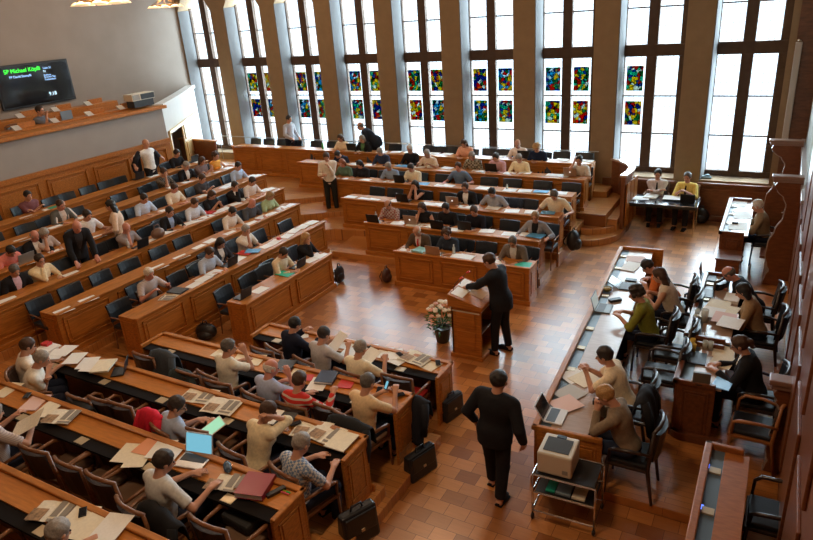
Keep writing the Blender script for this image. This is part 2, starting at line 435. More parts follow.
# near block tiers
slab('floor_tier_near', [(-3.42, 6.35), (-8.15, 6.35), (-9.9, 6.1), (-9.9, ROOMY), (-3.42, ROOMY)], .15)
slab('floor_tier_near', [(-3.5, 5.05), (-10.1, 5.2), (-10.1, ROOMY), (-3.5, ROOMY)], .30)
slab('floor_tier_near', arc(-3.62, 4.0, .36, .36, PI / 2, -PI / 2, 8) + [(-3.62, 3.64), (-3.62, 2.5), (-11.1, 2.5), (-11.1, 3.98), (-3.62, 3.98)][1:], .45)
slab('floor_tier_near', [(-3.6, 2.85), (-12.2, 2.85), (-12.2, ROOMY), (-3.6, ROOMY)], .60)
# dais on the right
slab('floor_dais', [(-1.95, 6.2), (-.32, 6.2), (-.32, 4.5), (XR, 4.5), (XR, 16.9), (-.9, 16.9), (-.9, 12.55), (-1.95, 12.55)], .12)
slab('floor_dais', [(.36, 8.9), (XR, 8.9), (XR, 12.9), (.36, 12.9)], .28, .12)
# curved screen wall beside the steps
pts = [(-2.98, 15.25), (-2.92, 15.7), (-2.95, 16.1), (-3.1, 16.42), (-3.33, 16.68), (-3.55, 16.84)]
mb = MB(); mc = MB()
for (x0, y0), (x1, y1) in zip(pts[:-1], pts[1:]):
    mb.prism([(x0, y0), (x1, y1), (x1 - .09, y1 - .03), (x0 - .09, y0)], 0, 1.42)
    mc.prism([(x0 + .03, y0 - .02), (x1 + .03, y1 + .02), (x1 - .13, y1), (x0 - .13, y0 - .02)], 1.42, 1.47)
t = tag(empty('curved_screen', (0, 0, 0)), 'curved wooden screen wall beside the rounded steps', 'screen wall')
mb.obj('screen_panel', WOODR, t); mc.obj('cap', mat('worn_cap', (.5, .36, .28), .3, coat=.4), t)
mb = MB()
for k in range(3): mb.prism([(-2.955 + k * .02, 15.3 + k * .32), (-2.93 + k * .02, 15.3 + k * .32), (-2.91 + k * .02, 15.55 + k * .32), (-2.935 + k * .02, 15.55 + k * .32)], .2, 1.25)
mb.obj('fluting', WOODH, t)
# handrail in front of the windows
t = tag(empty('window_handrail', (0, 0, 0)), 'thin pale metal handrail running in front of the far windows', 'handrail')
MB().tube([(-17.3, 16.85, 1.62), (-4.0, 16.85, 1.62)], .014, 6).obj('rail', mat('rail_blue_grey', (.32, .36, .40), .3, metal=.6), t)
for k in range(8): MB().tube([(-17.2 + k * 1.87, 16.85, .75), (-17.2 + k * 1.87, 16.85, 1.62)], .010, 6).obj('post', MATS['rail_blue_grey'], t)
# wooden side screens at the far left corner in front of the first window
t = tag(empty('corner_partition', (-16.0, 15.2, .6)), 'low dark wooden partition in the far left corner below the first window', 'partition')
a = onz(205, 155, 1.75); 
MB().box(-1.75, 0, 0, .08, 0, 1.15).obj('panel', WOODR, t, bevel=.008)
MB().box(-1.78, .03, -.03, .11, 1.15, 1.2).obj('cap', WOOD, t, bevel=.008)
t.location = (-15.95, 15.35, .6); t.rotation_euler = (0, 0, math.radians(-4))

# ------------------------------------------------------------------ desks
def desk_row(label, loc, rz, Ln, style, h=.78, depth=.46, panel=1.12, group='rows of benches', z_bot=0.0, wood=None, cat='bench desk', rail_h=0.0, dtop=None):
    """local x along the desk, y from the outer rail towards the seats"""
    wd = wood or WOOD; wp = WOODH if wood is None else wood
    t = tag(empty('bench_desk', loc, rz), label, cat, group)
    MB().box(0, Ln, 0, .035, z_bot, h - .03).obj('front_panel', wp, t, bevel=.004)
    MB().box(-.03, Ln + .03, -.035, .0, z_bot, z_bot + .10).obj('base_moulding', wd, t, bevel=.012)
    mb = MB().box(-.02, Ln + .02, -.03, .045, h - .035, h + rail_h)
    if style in ('near', 'side'):
        mb.box(-.02, .035, -.03, depth, h - .035, h + rail_h); mb.box(Ln - .035, Ln + .02, -.03, depth, h - .035, h + rail_h)
    mb.obj('rail', wd, t, bevel=.012)
    if style != 'side':
        n = max(1, int(round(Ln / panel))); pw = Ln / n
        for k in range(n):
            a, b = k * pw + .09, (k + 1) * pw - .09; z0, z1 = z_bot + .17, h - .11
            p = MB()
            p.box(a, b, -.024, 0, z0, z0 + .028).box(a, b, -.024, 0, z1 - .028, z1).box(a, a + .028, -.024, 0, z0, z1).box(b - .028, b, -.024, 0, z0, z1)
            p.box(a + .07, b - .07, -.012, 0, z0 + .07, z1 - .07)
            p.obj('raised_panel', wp, t, bevel=.004)
    for x0, sgn in ((0, -1), (Ln - .035, 1)):
        e = MB().box(x0, x0 + .035, .035, depth, z_bot, h - .03)
        q = x0 - .012 if sgn < 0 else x0 + .035
        for (y0, y1, z0, z1) in ((.09, depth - .06, z_bot + .16, z_bot + .18), (.09, depth - .06, h - .13, h - .11), (.09, .11, z_bot + .16, h - .11), (depth - .08, depth - .06, z_bot + .16, h - .11), (.13, depth - .10, z_bot + .2, h - .15)):
            e.box(q, q + .012, y0, y1, z0, z1)
        e.obj('end_panel', wd, t, bevel=.004)
    if style == 'near':
        MB().box(.03, Ln - .03, .04, .30, h - .06, h - .035).obj('desktop', WOODT, t, bevel=.003)
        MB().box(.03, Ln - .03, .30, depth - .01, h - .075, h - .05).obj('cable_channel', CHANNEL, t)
        k = .55
        while k < Ln - .3:
            pl = MB().box(k, k + .14, .32, depth - .03, h - .052, h - .044).obj('socket_plate', BRASS, t, bevel=.002)
            k += 1.12
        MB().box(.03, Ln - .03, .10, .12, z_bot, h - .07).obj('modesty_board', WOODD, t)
    elif style == 'side':
        MB().box(.03, Ln - .03, .04, .17, h - .05, h - .04).obj('cable_channel', CHANNELB, t)
        MB().box(.03, Ln - .03, .17, dtop or depth + .06, h - .06, h - .03).obj('desktop', WOODG, t, bevel=.003)
        k = .35
        while k < Ln - .3:
            MB().box(k, k + .09, .05, .16, h - .04, h - .02).obj('socket_plate', BRASS, t, bevel=.002)
            k += .62
    else:
        MB().box(.03, Ln - .03, .045, depth, h - .06, h - .03).obj('desktop', wd, t, bevel=.003)
    return t
# left block: benches run along the room's depth and face right
LROW = {'L1': (-7.85, 0, 7.60, 10.22, 'front left-block bench'), 'L2': (-9.0, .15, 6.22, 11.62, 'second left-block bench'),
        'L3': (-10.2, .30, 5.6, 12.25, 'third left-block bench'), 'L4': (-11.2, .45, 2.6, 12.9, 'fourth left-block bench'),
        'L5': (-12.3, .60, 3.2, 13.5, 'fifth left-block bench'), 'L6': (-13.36, .75, 4.0, 13.6, 'sixth left-block bench'),
        'L7': (-14.36, .90, 4.4, 13.45, 'rearmost left-block bench')}
for k, (x, z0, y0, y1, nm) in LROW.items():
    desk_row({'L1': 'short front oak bench desk of the left block, nearest the open floor', 'L2': 'second oak bench desk of the left block, behind the short front one',
              'L3': 'third oak bench desk of the left block with empty chairs at its near end', 'L4': 'fourth oak bench desk of the left block, crossed by the standing man in black',
              'L5': 'fifth oak bench desk of the left block, behind the standing long-haired woman', 'L6': 'sixth oak bench desk of the left block, second from the panelled wall',
              'L7': 'rearmost oak bench desk of the left block, nearest the panelled wall'}[k],
             (x, y0, z0), PI / 2, y1 - y0, 'front', group='benches of the left block')
# centre block: benches run along the window wall and face the viewer
RROW = {'R1': (-6.66, -3.75, 10.80, 0, 'front centre bench'), 'R2': (-8.04, -3.93, 11.85, .15, 'second centre bench'),
        'R3': (-9.42, -3.87, 12.97, .30, 'third centre bench'), 'R4': (-10.8, -3.9, 14.05, .45, 'fourth centre bench'),
        'R5': (-12.4, -3.88, 15.05, .58, 'fifth centre bench'), 'R6': (-15.75, -3.95, 15.9, .75, 'rear centre bench')}
for k, (x0, x1, y, z0, nm) in RROW.items():
    desk_row({'R1': 'front oak bench desk of the centre block, behind the lectern', 'R2': 'second oak bench desk of the centre block, with a clear bottle at its left end',
              'R3': 'third oak bench desk of the centre block, right of the standing man in white', 'R4': 'fourth oak bench desk of the centre block, behind the standing man in white',
              'R5': 'fifth oak bench desk of the centre block, second from the windows', 'R6': 'long rear oak bench desk directly below the windows'}[k],
             (x0, y, z0), 0, x1 - x0, 'front', group='benches of the centre block', z_bot=-.15 if k == 'R6' else 0)
# near block: benches seen from behind
NROW = {'A': (-6.95, -3.62, 7.17, 0, 'foremost near bench'), 'B': (-8.15, -3.62, 6.05, .15, 'second near bench'),
        'C': (-9.35, -3.58, 4.90, .30, 'third near bench'), 'D': (-9.9, -3.58, 3.78, .45, 'fourth near bench'), 'E': (-8.4, -3.6, 2.62, .60, 'closest near bench')}
for k, (x0, x1, y, z0, nm) in NROW.items():
    desk_row({'A': 'foremost near bench desk, its right end beside the flower pot', 'B': 'near bench desk, second from the open floor, with two blue-black binders',
              'C': 'near bench desk with newspapers and a tablet, third from the open floor', 'D': 'near bench desk carrying the lit laptop and the red binder',
              'E': 'near bench desk at the bottom left corner of the photo'}[k],
             (x1, y, z0), PI, x1 - x0, 'near', group='benches of the near block')
desk_row('long narrow press desk on the dais edge, with slate cable channel', (-2.42, 12.35, 0), -PI / 2 + math.radians(3.2), 6.2, 'side', h=.80, depth=.78, group='dais desks', cat='desk', rail_h=.03, dtop=.60)
desk_row('dark dais desk of the woman in the black blazer', (-.74, 8.68, 0), -PI / 2, 1.08, 'side', h=.93, depth=.46, wood=WOODR, group='dais desks', cat='desk', rail_h=.03)
desk_row('dark dais desk with laptops, jug and a pink sheet', (-.78, 11.15, 0), -PI / 2, 2.38, 'side', h=.97, depth=.50, wood=WOODR, group='dais desks', cat='desk', rail_h=.03)
desk_row('tall dark dais desk at the far end near the last window', (-.76, 15.6, 0), -PI / 2, 2.35, 'side', h=.98, depth=.42, wood=WOODR, group='dais desks', cat='desk', rail_h=.04)
WOODB = mat('honey_wood', (.34, .12, .03), .35, noise=.2, scale=4, stretch=(9, 2, 9), coat=.1)
WOODG0 = WOODG; WOODG = WOODB
desk_row('empty brown dais desk with dark channel at the bottom right corner', (-.24, 6.42, 0), -PI / 2, 3.4, 'side', h=.95, depth=.34, wood=WOODB, group='dais desks', cat='desk', rail_h=.03)
WOODG = WOODG0
# rounded corner post and stepped plinth of the dais desk
t = tag(empty('desk_plinth', (-.73, 7.56, 0)), 'rounded stepped plinth at the foot of the blazer woman\'s desk', 'plinth')
MB().prism(arc(.12, .12, .16, .16, PI, 1.5 * PI, 6) + [(.6, -.04), (.6, .04), (-.04, .04)], 0, .22).obj('lower_step', WOODR, t, bevel=.015)
t = tag(empty('low_cabinet', (-.74, 12.62, 0)), 'plain brown wooden cabinet in front of the tall far dais desk', 'cabinet')
MB().box(0, .40, 0, .5, .12, .66).obj('body', WOODR, t, bevel=.01)
MB().box(-.02, .42, -.02, .52, .66, .69).obj('top', WOODR, t, bevel=.008)

# ------------------------------------------------------------------ chairs
def chair_low(label_m=LEATHERB):
    t = empty('conference_chair', (0, 0, 0))
    MB().box(-.23, .23, -.2, .24, .42, .49).obj('seat', LEATHER, t, bevel=.02)
    vs = []; fs = []
    n = 6
    for j, (z, y) in enumerate(((.54, -.21), (.70, -.24), (.85, -.28))):
        for i in range(n + 1):
            u = -1 + 2 * i / n
            vs.append((.235 * u, y + .035 * u * u, z)); vs.append((.235 * u, y - .045 + .035 * u * u, z))
    m = 2 * (n + 1)
    for j in range(2):
        for i in range(n):
            a = j * m + 2 * i
            fs.append((a, a + 2, a + 2 + m, a + m)); fs.append((a + 1, a + 1 + m, a + 3 + m, a + 3))
        fs.append((j * m, j * m + m, j * m + m + 1, j * m + 1)); e = j * m + 2 * n
        fs.append((e, e + 1, e + 1 + m, e + m))
    for i in range(n):
        fs.append((2 * i, 2 * i + 1, 2 * i + 3, 2 * i + 2)); a = 2 * m + 2 * i; fs.append((a, a + 2, a + 3, a + 1))
    MB().add(vs, fs).obj('backrest', label_m, t, bevel=.012)
    for sx in (-1, 1):
        MB().tube([(sx * .2, -.26, .0), (sx * .2, -.22, .45), (sx * .2, -.25, .62)], .014, 6).obj('leg', WOODC, t)
        MB().tube([(sx * .2, .21, 0), (sx * .2, .2, .43)], .014, 6).obj('leg', WOODC, t)
        MB().tube([(sx * .23, -.22, .64), (sx * .25, 0, .66), (sx * .24, .16, .64), (sx * .21, .19, .45)], .013, 6).obj('armrest', WOODC, t)
    return t
def chair_arm(seatm=LEATHER, bm=LEATHER, wood=WOODC, tall=.95, th=.05):
    t = empty('wooden_armchair', (0, 0, 0))
    MB().box(-.24, .24, -.22, .25, .41, .45).obj('seat_frame', wood, t, bevel=.008)
    MB().box(-.22, .22, -.2, .23, .45, .50).obj('seat', seatm, t, bevel=.018)
    bk = MB(); fr = MB()
    for i in range(4):
        u0, u1 = -1 + i * .5, -.5 + i * .5
        c0, c1 = .05 * u0 * u0, .05 * u1 * u1
        for (za, ya, zb, yb) in ((.56, -.225, tall - .05, -.275),):
            bk.add([(.20 * u0, ya + c0, za), (.20 * u1, ya + c1, za), (.20 * u1, ya + c1 - th, za), (.20 * u0, ya + c0 - th, za),
                    (.20 * u0, yb + c0, zb), (.20 * u1, yb + c1, zb), (.20 * u1, yb + c1 - th, zb), (.20 * u0, yb + c0 - th, zb)],
                   [(0, 3, 2, 1), (4, 5, 6, 7), (0, 1, 5, 4), (1, 2, 6, 5), (2, 3, 7, 6), (3, 0, 4, 7)])
    bk.obj('backrest', bm, t)
    fr.tube([(-.235, -.24, tall - .03), (-.12, -.285, tall), (0, -.30, tall + .01), (.12, -.285, tall), (.235, -.24, tall - .03)], .022, 8)
    fr.obj('top_rail', wood, t, smooth=True)
    for sx in (-1, 1):
        MB().tube([(sx * .23, -.28, 0), (sx * .23, -.21, .44), (sx * .23, -.25, tall - .02)], [.017, .024, .018], 6).obj('back_post', wood, t, smooth=True)
        MB().tube([(sx * .22, .24, 0), (sx * .22, .22, .44)], [.015, .022], 6).obj('leg', wood, t, smooth=True)
        MB().tube([(sx * .24, -.25, .66), (sx * .28, -.05, .69), (sx * .29, .14, .68), (sx * .26, .20, .64), (sx * .23, .21, .45)], [.016, .02, .024, .018, .016], 6).obj('armrest', wood, t, smooth=True)
    return t
PROTO = {}
def chair(kind, loc, rz, label, group, px=0, cat='chair'):
    if kind not in PROTO:
        PROTO[kind] = {'low': chair_low, 'arm': lambda: chair_arm(mat('brown_seat', (.16, .09, .05), .6), mat('dark_seatback', (.05, .03, .025), .6)),
                       'armleather': lambda: chair_arm(LEATHER, LEATHERB, mat('black_wood', (.03, .016, .01), .3, coat=.2), .98, .08),
                       'armblack': lambda: chair_arm(LEATHER, mat('dark_seatback', (.05, .03, .025), .6), mat('chair_wood_light', (.34, .13, .04), .35, coat=.1)),
                       'armred': lambda: chair_arm(mat('red_seat', (.45, .02, .02), .6), mat('dark_seatback', (.05, .03, .025), .6))}[kind]()
        t = PROTO[kind]
    else:
        t = copy_tree(PROTO[kind])
    t.location = loc; t.rotation_euler = (0, 0, rz)
    later(t, label, cat, group, px)
    return t

# ------------------------------------------------------------------ people: smooth-blended body surfaces
class Field:
    def __init__(s, lo, hi, h):
        s.lo = np.array(lo, float); s.h = h
        s.n = (np.ceil((np.array(hi) - s.lo) / h).astype(int) + 1)
        s.F = np.full(s.n, 1.0, np.float32)
    def sub(s, lo, hi, m):
        a = np.maximum(0, np.floor((np.array(lo) - m - s.lo) / s.h).astype(int)); b = np.minimum(s.n, np.ceil((np.array(hi) + m - s.lo) / s.h).astype(int) + 1)
        if (b <= a).any(): return None
        g = [s.lo[i] + s.h * np.arange(a[i], b[i]) for i in range(3)]
        return (slice(a[0], b[0]), slice(a[1], b[1]), slice(a[2], b[2])), np.meshgrid(*g, indexing='ij')
    def put(s, sl, d, k, op='u'):
        F = s.F[sl]; d = d.astype(np.float32)
        if op == 'u':
            if k > 0:
                h = np.clip(.5 + .5 * (F - d) / k, 0, 1); r = F * (1 - h) + d * h - k * h * (1 - h)
            else: r = np.minimum(F, d)
        else:
            d = -d
            if k > 0:
                h = np.clip(.5 - .5 * (F - d) / k, 0, 1); r = F * (1 - h) + d * h + k * h * (1 - h)
            else: r = np.maximum(F, d)
        s.F[sl] = r
    def cap(s, a, b, ra, rb, k=.02, flat=False, op='u'):
        a = np.array(a, float); b = np.array(b, float); R = max(ra, rb)
        q = s.sub(np.minimum(a, b) - R, np.maximum(a, b) + R, k + s.h * 2)
        if q is None: return
        sl, (X, Y, Z) = q; ba = b - a; L2 = max(ba @ ba, 1e-9)
        t0 = ((X - a[0]) * ba[0] + (Y - a[1]) * ba[1] + (Z - a[2]) * ba[2]) / L2; t = np.clip(t0, 0, 1)
        d = np.sqrt((X - a[0] - t * ba[0]) ** 2 + (Y - a[1] - t * ba[1]) ** 2 + (Z - a[2] - t * ba[2]) ** 2) - (ra + (rb - ra) * t)
        if flat: d = np.maximum(d, (t0 - 1) * math.sqrt(L2))
        s.put(sl, d, k, op)
    def ell(s, c, r, M=None, k=.02, op='u'):
        c = np.array(c, float); r = np.array(r, float); R = r.max()
        q = s.sub(c - R, c + R, k + s.h * 2)
        if q is None: return
        sl, (X, Y, Z) = q; P = np.stack([X - c[0], Y - c[1], Z - c[2]], -1)
        if M is not None: P = P @ M
        k0 = np.sqrt(((P / r) ** 2).sum(-1)); k1 = np.sqrt(((P / r ** 2) ** 2).sum(-1)) + 1e-9
        s.put(sl, k0 * (k0 - 1) / k1, k, op)
    def mesh(s):
        F = s.F; S = F < 0
        if not S.any(): return None
        n = F.shape; c = np.zeros(tuple(i - 1 for i in n), np.int8)
        for dx in (0, 1):
            for dy in (0, 1):
                for dz in (0, 1):
                    c += S[dx:n[0] - 1 + dx, dy:n[1] - 1 + dy, dz:n[2] - 1 + dz]
        act = (c > 0) & (c < 8); idx = np.argwhere(act); N = len(idx)
        vid = np.full(act.shape, -1, np.int64); vid[act] = np.arange(N)
        acc = np.zeros((N, 3)); cnt = np.zeros(N)
        i, j, k = idx.T
        cr = [(0, 0, 0), (1, 0, 0), (0, 1, 0), (1, 1, 0), (0, 0, 1), (1, 0, 1), (0, 1, 1), (1, 1, 1)]
        val = [F[i + a, j + b, k + e] for a, b, e in cr]
        for p in range(8):
            for ax in range(3):
                if cr[p][ax]: continue
                q = p + (1, 2, 4)[ax]
                v0, v1 = val[p], val[q]; m = (v0 < 0) != (v1 < 0)
                t = np.where(m, v0 / np.where(m, v0 - v1, 1), 0)
                P = np.array(cr[p], float)[None, :].repeat(N, 0); P[:, ax] += t
                acc += P * m[:, None]; cnt += m
        V = (idx + acc / cnt[:, None]) * s.h + s.lo
        faces = []
        for ax in range(3):
            a1, a2 = (ax + 1) % 3, (ax + 2) % 3
            A = S.take(range(0, n[ax] - 1), ax); B = S.take(range(1, n[ax]), ax)
            e = np.argwhere(A != B)
            ok = (e[:, a1] > 0) & (e[:, a2] > 0) & (e[:, a1] < n[a1] - 1) & (e[:, a2] < n[a2] - 1); e = e[ok]
            if not len(e): continue
            inside = A[tuple(e.T)]
            def vv(o1, o2):
                g = e.copy(); g[:, a1] -= o1; g[:, a2] -= o2; return vid[tuple(g.T)]
            q = np.stack([vv(1, 1), vv(0, 1), vv(0, 0), vv(1, 0)], 1)
            q[~inside] = q[~inside][:, ::-1]
            faces.append(q)
        return V, np.concatenate(faces)
def mesh_obj(name, VF, m, parent, M=None):
    if VF is None: return None
    V, Q = VF
    if M is not None: V = V @ M[0].T + M[1]
    me = bpy.data.meshes.new(name)
    me.vertices.add(len(V)); me.vertices.foreach_set('co', V.astype(np.float32).ravel())
    me.loops.add(len(Q) * 4); me.loops.foreach_set('vertex_index', Q.astype(np.int32).ravel())
    me.polygons.add(len(Q)); me.polygons.foreach_set('loop_start', np.arange(0, len(Q) * 4, 4, dtype=np.int32))
    me.polygons.foreach_set('loop_total', np.full(len(Q), 4, np.int32)); me.polygons.foreach_set('use_smooth', np.ones(len(Q), bool))
    me.update(); me.validate(); me.materials.append(m)
    o = bpy.data.objects.new(name, me); C.objects.link(o); o.parent = parent
    return o
def rotm(pitch=0, yaw=0, roll=0):
    """pitch>0 looks down, yaw>0 turns to the person's left"""
    p, y, r = (math.radians(a) for a in (-pitch, yaw, roll))
    Rx = np.array([[1, 0, 0], [0, math.cos(p), -math.sin(p)], [0, math.sin(p), math.cos(p)]])
    Rz = np.array([[math.cos(y), -math.sin(y), 0], [math.sin(y), math.cos(y), 0], [0, 0, 1]])
    Ry = np.array([[math.cos(r), 0, math.sin(r)], [0, 1, 0], [-math.sin(r), 0, math.cos(r)]])
    return Rz @ Ry @ Rx
SKIN = {'light': mat('skin_light', (.56, .29, .19), .5, spec=.3), 'pink': mat('skin_pink', (.60, .27, .20), .5, spec=.3), 'tan': mat('skin_tan', (.42, .20, .12), .5, spec=.3)}
EYE = mat('eye_dark', (.03, .02, .02), .3); LIP = mat('lip', (.40, .12, .09), .5)
HAIRS = {'black': (.012, .009, .008), 'brown': (.06, .028, .014), 'dark': (.025, .015, .01), 'grey': (.30, .27, .24), 'white': (.62, .58, .52), 'blonde': (.42, .24, .09), 'red': (.25, .07, .02), 'darkgrey': (.11, .10, .09), 'sand': (.30, .19, .09)}
def hairmat(n): return mat('hair_' + n, HAIRS[n], .6, noise=.25, scale=60, bump=.3)
BLK = (.014, .014, .017); NAVY = (.015, .02, .04); DENIM = (.05, .07, .12); KHAKI = (.30, .24, .15)

def ik(S, T, la, lb, pole):
    S = np.array(S, float); T = np.array(T, float); d = T - S; L = np.linalg.norm(d)
    mx = (la + lb) * .985
    if L > mx: T = S + d / L * mx; d = T - S; L = mx
    u = d / L; a = (la * la - lb * lb + L * L) / (2 * L); hgt = math.sqrt(max(la * la - a * a, 0))
    p = np.array(pole, float); p = p - u * (p @ u); p /= np.linalg.norm(p) + 1e-9
    return S + u * a + p * hgt, T
def checks(name, c1, c2, sc=26):
    if name in MATS: return MATS[name]
    m = mat(name, c1, .85, spec=.2); nt = m.node_tree; b = nt.nodes['Principled BSDF']
    tc = nt.nodes.new('ShaderNodeTexCoord'); ck = nt.nodes.new('ShaderNodeTexChecker'); ck.inputs['Scale'].default_value = sc
    ck.inputs['Color1'].default_value = (*c1, 1); ck.inputs['Color2'].default_value = (*c2, 1)
    nt.links.new(tc.outputs['Object'], ck.inputs['Vector']); nt.links.new(ck.outputs['Color'], b.inputs['Base Color']); return m
def stripes(name, c1, c2, sc=9):
    if name in MATS: return MATS[name]
    m = mat(name, c1, .85, spec=.2); nt = m.node_tree; b = nt.nodes['Principled BSDF']
    tc = nt.nodes.new('ShaderNodeTexCoord'); w = nt.nodes.new('ShaderNodeTexWave'); w.bands_direction = 'Z'; w.inputs['Scale'].default_value = sc; w.inputs['Distortion'].default_value = 0
    r = nt.nodes.new('ShaderNodeValToRGB'); r.color_ramp.interpolation = 'CONSTANT'
    r.color_ramp.elements[0].color = (*c1, 1); r.color_ramp.elements[1].color = (*c2, 1); r.color_ramp.elements[1].position = .72
    nt.links.new(tc.outputs['Object'], w.inputs['Vector']); nt.links.new(w.outputs['Fac'], r.inputs[0]); nt.links.new(r.outputs[0], b.inputs['Base Color']); return m

def person(loc, face, label, group, pose='desk', top=(.6, .6, .6), sleeve='short', legs=NAVY, hair='brown', hs='short', skin='light', bulk=1.0,
           lean=14, hp=22, hy=0, hands=None, s=1.0, h=.02, jacket=None, tie=None, topmat=None, px=0, twist=0, glasses=False, stand=False, fem=False, sidelean=0, nolegs=False):
    t = empty('person', loc, face); t.scale = (s * bulk, s, s)
    tag(t, label, 'person', group)
    B = Field((-.62, -.50, 0), (.62, 1.0, 1.95 if stand else 1.60), h)
    sw = .92 if fem else 1.0
    th = math.radians(lean); tw = math.radians(twist); sl = math.radians(sidelean)
    pz = .95 if stand else .56
    pel = np.array([0, 0, pz])
    def tor(x, y, z):                 # torso local -> body (x right, y forward, z up from the pelvis)
        x, y = x * math.cos(tw) - y * math.sin(tw), x * math.sin(tw) + y * math.cos(tw)
        y, z = y * math.cos(th) + z * math.sin(th), -y * math.sin(th) + z * math.cos(th)
        x, z = x * math.cos(sl) + z * math.sin(sl), -x * math.sin(sl) + z * math.cos(sl)
        return pel + np.array([x, y, z])
    TM = np.stack([tor(1, 0, 0) - pel, tor(0, 1, 0) - pel, tor(0, 0, 1) - pel], 1)
    def torso(Fd, e):
        Fd.ell(tor(0, 0, 0), (.165 + e, .125 + e, .13 + e), TM, .03)
        Fd.ell(tor(0, .01, .17), (.145 * sw + e, .115 + e, .16 + e), TM, .05)
        Fd.ell(tor(0, .0, .34), (.175 * sw + e, .12 + e, .17 + e), TM, .05)
        if fem:
            for sx in (-1, 1): Fd.ell(tor(sx * .075, .085, .34), (.06 + e, .055 + e, .06 + e), TM, .03)
        Fd.cap(tor(-.155 * sw, 0, .445), tor(.155 * sw, 0, .445), .058 + e, .058 + e, .05)
    torso(B, 0)
    nb, hc = tor(0, -.01, .49), tor(0, 0, .49)
    HM = rotm(hp + lean * .25, hy + twist * .5, 0)
    head = tor(0, .015, .56) + HM @ np.array([0, .02, .105])
    B.cap(nb, head - HM @ np.array([0, .02, .04]), .058 * sw, .052 * sw, .03)
    def hl(p): return head + HM @ np.array(p, float)
    B.ell(hl((0, -.012, .025)), (.076, .096, .092), HM, .02)
    B.ell(hl((0, .022, -.045)), (.060, .072, .080), HM, .02)
    B.cap(hl((0, .088, .0)), hl((0, .108, -.03)), .010, .016, .012)
    for sx in (-1, 1):
        B.ell(hl((sx * .079, -.005, -.012)), (.014, .022, .032), HM, .008)
        B.ell(hl((sx * .031, .105, .008)), (.020, .018, .013), HM, .012, op='s')
    # arms
    def target(side):
        if stand: base = dict(desk=(.28, .10, .92))
        else: base = {}
        return base
    P = {'desk': ((-.15, .42, .80), (.15, .42, .80)), 'laptop': ((-.10, .44, .81), (.10, .44, .81)), 'chin': ((-.18, .38, .80), (.04, .27, 1.08)),
         'cross': ((.10, .33, .86), (-.10, .33, .88)), 'phone': ((-.10, .36, .92), (.06, .38, .94)), 'paper': ((-.20, .42, .92), (.20, .42, .92)),
         'lap': ((-.12, .30, .66), (.12, .30, .66)), 'face': ((-.05, .28, 1.12), (.05, .28, 1.12)), 'side': ((-.27, .02, .88), (.27, .02, .88)),
         'point': ((-.15, .42, .80), (.30, .50, .82)), 'wide': ((-.34, .36, .80), (.34, .36, .80))}[pose]
    if hands: P = tuple(hands[i] if hands[i] is not None else P[i] for i in (0, 1))
    ARM = []
    for sx, T in zip((-1, 1), P):
        S = tor(sx * .185 * sw, 0, .435)
        pole = (sx * .9, -.5, -1.0) if not stand else (sx * .5, -.9, -.1)
        if T[2] > 1.0 and not stand: pole = (sx * .35, .1, -1.0)
        E_, Wr = ik(S, T, .29, .255, pole)
        ARM.append((sx, S, E_, Wr))
        B.cap(S, E_, .050 * sw, .040, .02); B.cap(E_, Wr, .040, .028, .012)
        d = Wr - E_; d /= np.linalg.norm(d)
        if T[2] < .86 and not stand: d = d * np.array([1, 1, .15]); d /= np.linalg.norm(d)
        n = np.array([0, 0, -1.0]) if abs(d[2]) < .8 else np.array([-sx, .2, 0.0])
        n = n - d * (n @ d); n /= np.linalg.norm(n)
        sd = np.cross(d, n); sd /= np.linalg.norm(sd)
        if (sd @ np.array([-sx, 0, 0])) < 0: sd = -sd       # thumb side points inward
        fr = .0095 if h <= .012 else max(.0105, h * .62)
        for q, fl in ((-.030, .060), (-.010, .074), (.011, .080), (.031, .072)):
            K = Wr + d * .088 + sd * q
            B.cap(Wr + sd * q * .5, K, .019, .015, .012)
            cu = .35 if T[2] < .86 else .9
            K2 = K + (d * math.cos(cu * .5) + n * math.sin(cu * .5)) * fl * .5 + sd * q * .12
            K3 = K2 + (d * math.cos(cu * 1.4) + n * math.sin(cu * 1.4)) * fl * .55
            B.cap(K, K2, fr, fr * .95, .003); B.cap(K2, K3, fr * .95, fr * .8, .003)
        T1 = Wr + d * .035 + sd * .035; T2 = T1 + d * .030 + sd * .022 + n * .008; T3 = T2 + d * .03 + sd * .006 + n * .006
        B.cap(Wr + d * .015 + sd * .012, T1, .018, .014, .01); B.cap(T1, T2, .0125, .0115, .004); B.cap(T2, T3, .0115, .0095, .004)
    # legs
    LEG = []
    if not nolegs:
        for sx in (-1, 1):
            Hh = pel + np.array([sx * .09, 0, -.02])
            if stand:
                st = stand if isinstance(stand, (tuple, list)) else (0, 0)
                fy = st[0] if sx < 0 else st[1]
                K = np.array([sx * .10, fy * .45 + .03, .50]); A = np.array([sx * .11, fy, .09])
            else:
                K = np.array([sx * .12, .42, .53]); A = np.array([sx * .12, .40, .10])
            LEG.append((sx, Hh, K, A))
            B.cap(Hh, K, .082, .058, .03); B.cap(K, A, .056, .040, .02)
            B.cap(A + np.array([0, -.03, -.05]), A + np.array([0, .14, -.055]), .038, .032, .01)
    mesh_obj('body', B.mesh(), SKIN[skin], t)
    ht = h
    # clothes
    tm = topmat or cloth(top)
    j = jacket is not None
    G = Field(B.lo, B.lo + (np.array(B.n) - 1) * h, ht)
    torso(G, .014 if not j else .010)
    G.cap(tor(0, -.02, .46), tor(0, -.02, .505), .068, .060, .02, flat=True)
